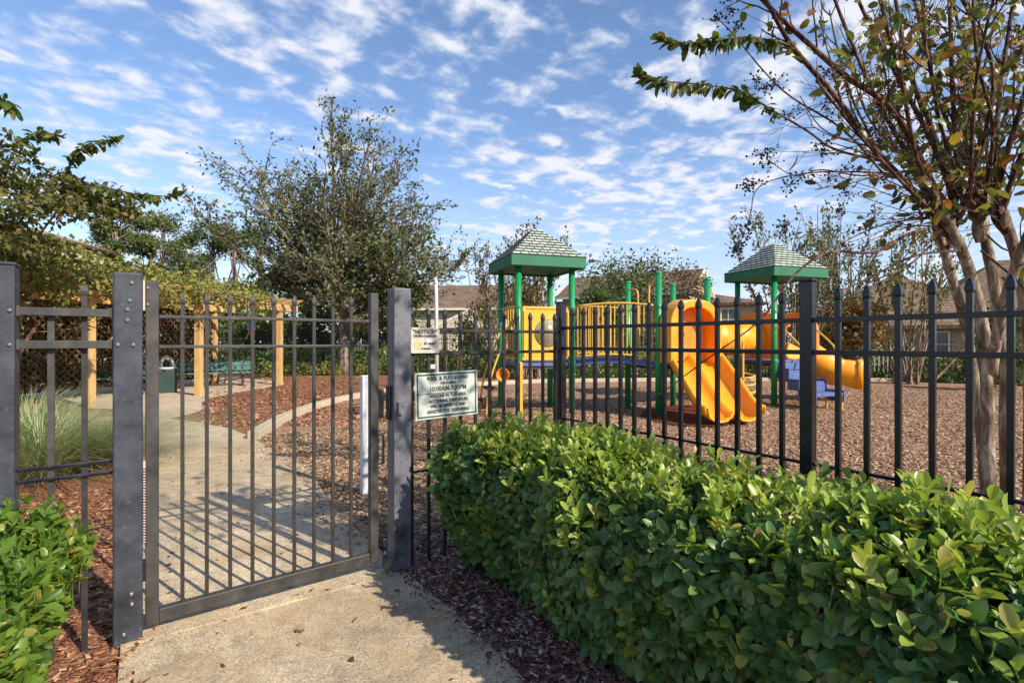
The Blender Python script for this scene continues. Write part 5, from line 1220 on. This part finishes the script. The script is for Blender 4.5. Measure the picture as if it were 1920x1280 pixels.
# pines beyond the pergola at the left, tall bare stems with ragged tops
for i, (px, ptop, Y, rad_, lab) in enumerate(((232, 382, 44, 1.5, 'leftmost tall pine with a ragged top beyond the left house roof'), (310, 388, 42, 1.9, 'tall pine with a rounded bright green top left of the big sparse tree'), (270, 400, 50, 1.4, 'thin pine standing between the two roundest pines'), (385, 405, 46, 1.8, 'bushy pine just left of the big sparse tree'), (432, 412, 45, 2.0, 'pine with a broad dark top overlapped by the sparse tree'), (350, 432, 52, 1.4, 'slim low pine in the gap of the pine row'), (480, 420, 48, 1.8, 'pine half hidden behind the left limbs of the sparse tree'), (195, 410, 46, 1.5, 'pine rising behind the tan wall of the left house'))):
    x = (px-960)/F*Y; H = EYE+(640-ptop)/F*Y; rad_ *= 1.15; bl = [(rr_.normal()*.3, 0, H-.6*rad_, rad_*.62, 1500)]
    for k in range(15): a = rr_.uniform(0, 6.28); q = rad_*rr_.uniform(.3, 1.15); bl.append((q*math.cos(a), q*math.sin(a), H-rad_*rr_.uniform(.5, 4.6), rad_*rr_.uniform(.30, .6), 620))
    puff_tree('pine_tree', lab, (x, Y, 0), H, 200+i, M['pine_leaf'], bl, (.16, .36), 'pines along the left skyline', r0=.16, fork=H*.82, leafr=.42)
def bush(name, lab, px, Y, ptop, w_px, seed, leafm, lsz, cat='bush', n=9, k=260, zlow=.25, group=None):
    r = np.random.default_rng(seed); x = (px-960)/F*Y; H = EYE+(640-ptop)/F*Y; Rx = w_px/F*Y/2; rb = min(Rx, H*.5)
    puff_tree(name, lab, (x, Y, 0), H, seed, leafm, ball(r, n, max(.1, Rx-rb*.45), rb*.6, H*zlow, H-rb*.38, (rb*.38, rb*.6), k), lsz, group, r0=.07, fork=max(.3, H*.25), cat=cat)
bush('evergreen_shrub', 'mid green shrub behind the far fence right of the last pergola post', 590, 24, 555, 120, 301, M['green_leaf'], (.12, .22), n=12, k=300)
bush('evergreen_shrub', 'dark shrub behind the far fence left of the last pergola post', 490, 25, 590, 110, 302, M['green_leaf'], (.12, .22), n=10)
bush('evergreen_shrub', 'olive shrub behind the far fence around the trunk of the sparse tree', 690, 26, 575, 130, 303, M['autumn_leaf'], (.12, .22), n=10)
bush('evergreen_shrub', 'broad green tree just right of the latch post top, behind the small notice', 770, 23, 515, 125, 304, M['green_leaf'], (.12, .22), n=14, k=330, cat='tree')
bush('crape_myrtle', 'olive shrubby tree before the brown roofed house, left of the near tower', 900, 24, 520, 130, 305, M['autumn_leaf'], (.12, .2), n=12, k=260, cat='tree')
bush('evergreen_tree', 'dark green bushy tree behind the bridge, right of the near tower roof', 1180, 27, 448, 250, 307, M['oak_leaf'], (.12, .24), n=22, k=430, cat='tree')
bush('evergreen_tree', 'lower green tree behind the bridge balusters', 1120, 24, 520, 130, 308, M['green_leaf'], (.12, .24), n=10, k=300, cat='tree')
bush('bare_shrub', 'reddish brown half bare shrub before the gabled house', 1280, 25, 485, 120, 309, M['brown_leaf'], (.08, .16), n=14, k=260, cat='shrub')
bush('orange_shrub', 'orange brown shrub left of the right hand house, behind the fence post', 1600, 17, 500, 150, 310, M['orange_leaf'], (.09, .16), n=18, k=420, cat='shrub')
bush('orange_shrub', 'rusty tall shrub behind the far tower roof posts', 1510, 19, 540, 90, 311, M['orange_leaf'], (.09, .16), n=9, k=260, cat='shrub')
bush('evergreen_shrub', 'green leafy shrub low behind the myrtle trunks at the right edge', 1850, 14, 640, 120, 312, M['green_leaf'], (.09, .16), n=9, k=260)
bush('evergreen_shrub', 'dark green shrub behind the right fence corner, below the house eaves', 1900, 16, 560, 120, 313, M['green_leaf'], (.10, .18), n=10, k=260)
for i, (px, Y, top, wpx, lm, lab) in enumerate(((215, 34, 492, 150, 'pine_leaf', 'dense green tree low behind the pergola vine, left of the pine trunks'), (330, 36, 520, 150, 'green_leaf', 'bushy green tree low behind the pergola vine, under the pine row'), (440, 33, 515, 160, 'pine_leaf', 'olive green tree low behind the pergola, left of the sparse tree'), (540, 31, 530, 120, 'green_leaf', 'green tree behind the end of the pergola'), (660, 34, 520, 130, 'oak_leaf', 'dark tree low behind the trunk of the sparse tree'), (120, 26, 545, 120, 'green_leaf', 'green tree in front of the left house wing'))):
    bush('evergreen_tree', lab, px, Y, top, wpx, 320+i, M[lm], (.16, .30), n=14, k=420, cat='tree')
# brown multi-stem crape myrtle behind the near tower
def myrtle_far(lab, px, Y, top, spread, seed, leafm, n=26):
    r = np.random.default_rng(seed); x = (px-960)/F*Y; H = EYE+(640-top)/F*Y; b = V(x, Y, 0); th = thing('crape_myrtle', lab, 'tree', b, 'crape myrtles beyond the playground'); m = MB()
    L1 = [limb(r, b+V(r.normal()*.2, r.normal()*.2, 0), V(r.normal()*spread, r.normal()*spread, 1), H*r.uniform(.75, 1.0), 8, .03, .05) for _ in range(n)]
    L2 = branches(r, L1, 7, (.4, 1.0), (12, 40), .4, .1, .08, 4, .3); tubes(m, L1, .035, .010, 5); tubes(m, L2, .010, .004, 3); m.build('trunk', M['myrtle_bark'], th, b, smooth=True)
    P, T = leaf_points(r, L2, 30, .15, .07); k = len(P); L = r.uniform(.08, .16, k); leafobj('crown', leaves(P, T+rdir(r, k)*.8, rdir(r, k), L, L*.5, .3, .3, hi=False), leafm, th, smooth=False)
myrtle_far('many stemmed brown crape myrtle directly behind the near tower window panel', 1000, 18, 425, .17, 401, M['autumn_leaf'])
myrtle_far('slim leafy crape myrtle left of the near tower roof', 925, 21, 430, .14, 402, M['brown_leaf'], 12)
myrtle_far('grey green crape myrtle behind the far tower roof, left part', 1490, 17, 385, .22, 403, M['oak_leaf'], 26)
myrtle_far('dry leaved crape myrtle behind the far tower roof, right part', 1585, 18, 385, .22, 404, M['oak_leaf'], 26)
myrtle_far('crape myrtle rising behind the knuckles of the foreground myrtle', 1700, 16, 400, .20, 405, M['autumn_leaf'], 16)

# leafy tree at the left edge with arching wands
rl = np.random.default_rng(55); lb0 = V(-8.9, 8.6, 0)
lt = thing('crape_myrtle', 'leafy olive tree at the left edge with three arching leaf wands against the sky', 'tree', lb0); m = MB()
stm = []
for k in range(9): stm.append(limb(rl, lb0+V(rl.normal()*.2, rl.normal()*.2, 0), V(rl.normal()*.2, rl.normal()*.2, 1), rl.uniform(2.2, 3.2), 7, .0, .07))
tubes(m, stm, .05, .018, 6); sb = branches(rl, stm, 8, (.5, 1.2), (25, 65), .4, .04, .12, 5, .3); sb2 = branches(rl, sb, 4, (.25, .6), (25, 60), .3, .02, .12, 4, .3); tubes(m, sb, .014, .005, 4); tubes(m, sb2, .005, .003, 3)
wl = [smooth_line(pts3(q)) for q in ([(20,340,8.4),(40,280,8.2),(62,250,8.0),(84,248,7.9),(106,256,7.8)], [(118,345,8.2),(130,310,8.1),(145,285,8.0),(175,266,7.9),(212,262,7.8)], [(150,345,8.2),(200,352,8.0),(245,362,7.9),(280,366,7.8),(325,368,7.7)], [(-20,190,7.5),(0,185,7.4),(14,192,7.3),(24,206,7.3)])]
tubes(m, wl, .012, .005, 5)
for i, (x, y) in enumerate(((20, 340), (118, 345), (150, 345))): m.tube(smooth_line(np.array([stm[i+3][-2], (stm[i+3][-2]+wl[i][0])/2+Z*.15, wl[i][0]])), [.016]*9, 5, cap=False)
m.build('trunk', M['myrtle_stem'], lt, lb0, smooth=True)
for wln in wl: leafobj('leaf_wand', leaves(*wand(wln, 24, .15, .065, .12, rl), .3, .3), M['myrtle_green'], lt)
P, T = leaf_points(rl, sb2, 5, .1, .05); P2, T2 = leaf_points(rl, sb, 3, .3, .05)
Px = []
for px, py, rx, ry, k in ((60, 350, 55, 40, 800), (160, 365, 60, 34, 900), (215, 390, 50, 24, 480), (90, 390, 75, 28, 750), (20, 290, 26, 40, 320), (15, 420, 34, 50, 460), (60, 455, 45, 28, 300), (30, 480, 50, 24, 260)):
    Y = 8.5+rl.normal()*.4; a = rdir(rl, k)*(rl.uniform(0, 1, (k, 1))**.45); Px.append(at(px, py, Y)+a*V(rx/F*Y, .55, ry/F*Y)*(1+.2*rl.normal(size=(k, 1))))
Px = np.concatenate(Px); cl_ = np.sin(Px[:, 0]*7+Px[:, 2]*5)+np.sin(Px[:, 1]*6+Px[:, 2]*8); Px = Px[cl_ > -.9]
P = np.concatenate([P, P2, Px]); T = np.concatenate([T, T2, rdir(rl, len(Px))]); n = len(P); L = rl.uniform(.08, .15, n)
leafobj('crown', leaves(P, T*.4+rdir(rl, n)-V(0, 0, .25), rdir(rl, n)+V(.3, -.4, .7), L, L*.5, .3, .3, hi=False), M['lefttree_leaf'], lt, smooth=False)

# a second myrtle of the same row, out of frame at the right, whose shade falls across the gate
ot = make_tree('crape_myrtle', 'crape myrtle of the fence row just outside the view, shading the gate', (2.95, 1.35, 0), 17, M['myrtle_bark'], M['myrtle_leaf'], (1.6, (-.02, .05)), (15, (2.2, 3.9), (5, 38), .75, .03), (3.4, (.5, 1.2), (18, 45), .05), (2.4, (.2, .5), (20, 55), .03), (11, 5), (.10, .5), r0=.075)

# ------------------------------------------------------------------ far hedges, low plants, far fences
def long_hedge(lab, p, q, h, wd, seed, n, leafm=None, lsz=(.08, .15), name='clipped_hedge'):
    r = np.random.default_rng(seed); p = V(*p, 0); q = V(*q, 0); d = nrm(q-p); nn = V(-d[1], d[0], 0); L = np.linalg.norm(q-p); th = thing(name, lab, 'hedge', p)
    x = r.uniform(0, L, n); a = r.uniform(-1, 1, n); z = r.uniform(.02, 1, n); sel = r.integers(0, 3, n)
    a = np.where(sel == 0, np.sign(a)*(1-.25*np.abs(r.normal(size=n))), a); z = np.where(sel == 1, 1-.15*np.abs(r.normal(size=n)), z)
    P = p+d*x[:, None]+nn*(a*wd/2)[:, None]+Z*(z*h*(1+.09*np.sin(x*2.1+seed)+.06*np.sin(x*5.3)))[:, None]; Ls = r.uniform(*lsz, n)
    leafobj('foliage', leaves(P, rdir(r, n), rdir(r, n)+V(.2, -.3, .8), Ls, Ls*.6, .3, .3, hi=False), leafm or M['hedge_leaf'], th, smooth=False)
    m = MB()
    for s_ in np.arange(.2, L, .45):
        b0 = p+d*s_+nn*r.normal()*.1; l0 = limb(r, b0, V(0, 0, 1), h*.8, 4, .05, .1); m = MB(); m.tube(l0, np.linspace(.016, .008, len(l0)), 4, cap=False)
        for l in branches(r, [l0], 4, (.2, .5), (25, 70), .2, .05, .1, 3, .2): m.tube(l, np.linspace(.010, .005, len(l)), 4, cap=False)
        m.build('stem', M['twig'], th, b0)
    return th
long_hedge('dark clipped hedge in front of the far fence, behind the last pergola post', (-12.5, 21.6), (-5.4, 21.9), .92, .8, 501, 5200)
long_hedge('dark hedge behind the two signs, between the sparse tree and near tower', (-5.2, 20.6), (-.6, 19.2), .98, .8, 502, 4200)
long_hedge('dark hedge behind the bridge, between the near tower and slide tower', (-.4, 18.9), (7.2, 18.7), .95, .8, 503, 5600)
long_hedge('long dark hedge behind the far tower and its slide', (7.4, 18.7), (13.6, 17.9), 1.0, .8, 504, 5000)
long_hedge('dark low hedge at the right behind the myrtle trunks', (12.6, 17.2), (17.5, 14.0), .85, .7, 505, 4200)
for i, (px, Y, w_, lab) in enumerate(((560, 20.2, 60, 'low bright green plants at the foot of the hedge, right of the bench'), (612, 20.3, 60, 'low bright green plants left of the sparse tree trunk'), (690, 20.1, 50, 'low bright green plants right of the sparse tree trunk'), (505, 19.4, 40, 'low bright green plants just behind the end of the bench'))):
    r = np.random.default_rng(600+i); x = (px-960)/F*Y; base = V(x, Y, 0); th = thing('low_shrub', lab, 'shrub', base, 'low plants in front of the far hedge'); R_ = w_/F*Y/2; n = 900
    a = rdir(r, n)*r.uniform(0, 1, (n, 1))**.4; P = base+np.abs(a)*np.sign(a)*V(R_, .45, .45)+V(0, 0, .08); P[:, 2] = np.abs(P[:, 2]); P = P[np.sin(P[:, 0]*7)+np.sin(P[:, 2]*12+P[:, 1]*5) > -1.1]; n = len(P); L = r.uniform(.08, .14, n)
    leafobj('foliage', leaves(P, rdir(r, n)+V(0, 0, .6), rdir(r, n)+V(.2, -.3, .8), L, L*.5, .3, .3, hi=False), M['vine_leaf'], th, smooth=False)
    m = MB(); [m.tube(limb(r, base+V(r.normal()*R_*.4, r.normal()*.15, 0), V(r.normal()*.3, r.normal()*.3, 1), .35, 3, 0, .1), [.008, .006, .004, .003], 4, cap=False) for _ in range(14)]; m.build('stems', M['twig'], th, base)
def far_fence(lab, p, q, h, n, mat):
    p = V(*p, 0); q = V(*q, 0); th = thing('metal_fence', lab, 'fence', p); L = np.linalg.norm(q-p); d = nrm(q-p)
    for z in (h-.16, h-.32, .3): MB().bar(p+Z*z, q+Z*z, .028, .028).build('rail', mat, th, p)
    pr = MB().box(p+Z*h/2, (.02, .02, h)).build('picket', mat, th, p)
    for k in range(1, n): copy_child(pr, th, p+d*L*k/n)
    po = MB().box(p+Z*(h+.05)/2, (.06, .06, h+.05)).build('post', mat, th, p-d*.03)
    for k in range(1, int(L/2.4)+1): copy_child(po, th, p+d*min(L, 2.4*k))
far_fence('far black picket fence behind the pergola and the sparse tree', (-13.2, 22.8), (-5.2, 22.6), 1.65, 64, M['far_black'])
far_fence('far black picket fence behind the signs', (-5.0, 22.4), (.2, 20.2), 1.55, 44, M['far_black'])
far_fence('far black picket fence behind the bridge', (.4, 20.1), (8.2, 19.8), 1.5, 64, M['far_black'])
far_fence('far black picket fence before the right hand house', (8.4, 19.8), (15.2, 18.0), 1.45, 60, M['far_black'])
rw = thing('lit_picket_row', 'row of short pale slats imitating sunlit far fence pickets before the dark right hedge', 'railing', V(9.9, 17.2, 0)); a_, b_ = V(10.4, 17.35, 0), V(13.3, 16.6, 0)
MB().bar(a_+Z*.93, b_+Z*.93, .03, .03).build('rail', M['lit_picket'], rw, a_)  # added row standing for lit pickets of the far fence
rws = np.random.default_rng(8); pr = MB().box(V(0, 0, .28), (.035, .02, .56)).build('lit_picket', M['lit_picket'], None); pr.parent = rw; pr.location = tuple(a_+Z*.38-wloc(rw))
for k in range(1, 24):
    c = pr.copy(); COL.objects.link(c); c.parent = rw; c.location = tuple(a_+(b_-a_)*k/24+Z*(.36+rws.uniform(-.05, .05))-wloc(rw))
    
# tiny sign on the far fence
sp_ = at(472, 622, 22.0); th = thing('small_sign', 'tiny blue and red sign on the far fence beside the last pergola post', 'sign', V(sp_[0], sp_[1], 0))
MB().tube([V(sp_[0], sp_[1]+.04, 0), V(sp_[0], sp_[1]+.04, sp_[2]+.4)], .02, 8).build('sign_post', M['far_black'], th, V(sp_[0], sp_[1], 0))
for dz, mt, sz in ((.28, M['sign_blue'], (.36, .02, .26)), (-.02, M['sign_red'], (.30, .02, .26))): MB().box(sp_+Z*dz, sz).build('sign_plate', mt, th, sp_, bevel=.02)
MB().box(sp_+Z*.13-V(0, .006, 0), (.34, .02, .05)).build('sign_band', M['white_paint'], th, sp_)

# ------------------------------------------------------------------ houses
def gable(m_uv, a, b, c, d_, U0=0):
    return
def house(lab, base, yaw, w_, dpt, h, roofh, wall, roofm, over=.45, hip=False, wins=(), ridge_along='x', frontage=None):
    """rectangular house: local x across the front, local y back; wins = (x, z, w, h) on the front, ('l', y, z, w, h) on the left side"""
    base = np.asarray(base, float); th = thing('house', lab, 'house', base); ca, sa = math.cos(rad(yaw)), math.sin(rad(yaw)); X = V(ca, sa, 0); Yv = V(-sa, ca, 0); R = np.stack([X, Yv, Z], 1)
    lw = lambda x, y, z: base+X*x+Yv*y+Z*z
    m = MB().box(lw(0, dpt/2, h/2), (w_, dpt, h), R); wl_ = m.build('wall', wall, th, base)
    hw = w_/2+over; f0, f1 = -over, dpt+over; zt = h+.02
    if hip:
        ins = min(hw, (f1-f0)/2)*.98; 
        if w_ > dpt: r0_, r1_ = (-hw+ins, (f0+f1)/2), (hw-ins, (f0+f1)/2)
        else: r0_, r1_ = (0, f0+ins), (0, f1-ins)
    elif ridge_along == 'x': r0_, r1_ = (-hw, (f0+f1)/2), (hw, (f0+f1)/2)
    else: r0_, r1_ = (0, f0), (0, f1)
    C = [(-hw, f0), (hw, f0), (hw, f1), (-hw, f1)]
    ev = [lw(x, y, zt) for x, y in C]; ra, rb = lw(*r0_, zt+roofh), lw(*r1_, zt+roofh); vs = []; fs = []; uv = []
    def face(pts):
        o_ = pts[0]; ex = nrm(pts[1]-pts[0]); nn = nrm(np.cross(pts[1]-pts[0], pts[2]-pts[0])); ey = np.cross(nn, ex); k = len(vs); vs.extend(pts); fs.append(tuple(range(k, k+len(pts)))); uv.extend([((p-o_) @ ex, (p-o_) @ ey) for p in pts])
    if (hip and w_ > dpt) or (not hip and ridge_along == 'x'): face([ev[0], ev[1], rb, ra]); face([ev[1], ev[2], rb]); face([ev[2], ev[3], ra, rb]); face([ev[3], ev[0], ra])
    else: face([ev[0], ev[1], ra]); face([ev[1], ev[2], rb, ra]); face([ev[2], ev[3], rb]); face([ev[3], ev[0], ra, rb])
    me = D.meshes.new('roof'); me.from_pydata([tuple(v-base) for v in vs], [], fs); ul = me.uv_layers.new()
    li = 0
    for p in me.polygons:
        for vi in p.vertices: ul.data[li].uv = uv[vi]; li += 1
    ro = link('roof', me, roofm, th, (0, 0, 0))
    if not hip:   # gable ends carry the wall finish
        me.materials.append(wall); 
        for i in (1, 3) if ridge_along == 'x' else (0, 2): me.polygons[i].material_index = 1
    m = MB()
    for i in range(4):
        if hip or ((i in (0, 2)) == (ridge_along == 'x')): m.bar(ev[i]-Z*.10, ev[(i+1) % 4]-Z*.10, .06, .18)
        elif not hip:
            pk_ = ra if (np.linalg.norm(ev[i]-ra) < np.linalg.norm(ev[i]-rb)+1e-6 and np.linalg.norm(ev[(i+1) % 4]-ra) < np.linalg.norm(ev[(i+1) % 4]-rb)+1e-6) else rb
            for e_ in (ev[i], ev[(i+1) % 4]): m.bar(e_-Z*.06, pk_-Z*.06, .08, .18)
    m.prism([p-Z*.03 for p in ev], (0, 0, .02)); m.build('eaves', M['trim'] if not hip else M['lattice_wood'], ro, base)
    for wdw in wins:
        if wdw[0] == 'l': _, y, z, ww, wh = wdw; c = lw(-w_/2, y, z); Rw = np.stack([Yv, -X, Z], 1); out_ = -X
        else: x, z, ww, wh = wdw; c = lw(x, 0, z); Rw = R; out_ = -Yv
        fm = MB(); xx = Rw[:, 0]
        for dx, dz, a_, b_ in ((0, wh/2+.05, ww+.2, .1), (0, -wh/2-.05, ww+.2, .1), (-ww/2-.05, 0, .1, wh), (ww/2+.05, 0, .1, wh), (0, 0, .05, wh), (0, .0, ww, .04)): fm.box(c+xx*dx+Z*dz+out_*(.03 if (a_ > .06 and b_ > .05) else .025), (a_, .07 if (a_ > .06 and b_ > .05) else .05, b_), Rw)
        fo = fm.build('window', M['trim'], th, c); MB().box(c+out_*.012, (ww, .02, wh), Rw).build('pane', M['glass'], fo, c)
    return th
# left house, two storeys behind the pergola: only wall corner and roof slopes show above the vine
house('tan two storey house mostly hidden by leaves at the far left, behind the pergola', (-34.6, 30.0, 0), 4, 9.5, 9, 8.05, 1.6, M['stucco2'], M['pale_shingle'], .5, True, wins=((-2, 6.6, 1.2, 1.5), (2.2, 6.6, 1.2, 1.5)))
house('single storey wing with a tan hip roof, before the left two storey house', (-26.4, 27.2, 0), 4, 9.0, 5.5, 3.5, 2.6, M['stucco'], M['pale_shingle'], .5, True, wins=((2.2, 1.9, 1.2, 1.4),))
house('brown roofed cream house behind the trees, right of the white pole', (-3.6, 43.0, 0), -3, 10.5, 8, 4.0, 2.3, M['stucco2'], M['brown_shingle'], .6, False, wins=((-1.0, 2.5, .9, 1.8), (2.2, 2.5, 1.0, 1.4), (4.2, 2.5, 1.0, 1.4)))
house('low cream gabled wing in front of the brown roofed house', (-3.0, 38.8, 0), -3, 5.2, 4.0, 2.3, 1.35, M['stucco2'], M['brown_shingle'], .4, False, wins=((0, 1.3, 1.2, 1.3),), ridge_along='y')
house('brown gabled two storey house behind the slide tower', (12.8, 36.0, 0), 58, 5.6, 9, 4.5, 1.75, M['stucco3'], M['brown_shingle'], .4, False, wins=((1.4, 3.2, .9, 1.6), (-1.0, 3.2, .9, 1.6)), ridge_along='y')
house('cream house with pale framed windows between the slide tower and far tower', (15.2, 38.5, 0), -12, 5.4, 8, 4.1, .9, M['stucco'], M['brown_shingle'], .4, True, wins=((-1.8, 2.9, .9, 1.5), (.6, 2.9, .9, 1.5)))
house('pinkish tan house with a steep brown roof behind the right fence', (21.2, 27.0, 0), -20, 9.5, 9, 2.1, 3.0, M['stucco3'], M['brown_shingle'], .6, True, wins=((-2.6, 1.15, 1.1, 1.2), (.4, 1.15, 1.1, 1.2), (3, 1.15, 1.1, 1.2)))
house('second brown roofed house at the right edge beyond the myrtle', (31, 30.0, 0), -25, 11, 9, 3.2, 3.4, M['stucco3'], M['brown_shingle'], .6, True, wins=((-2.6, 1.6, 1.1, 1.2), (1.4, 1.6, 1.1, 1.2)))
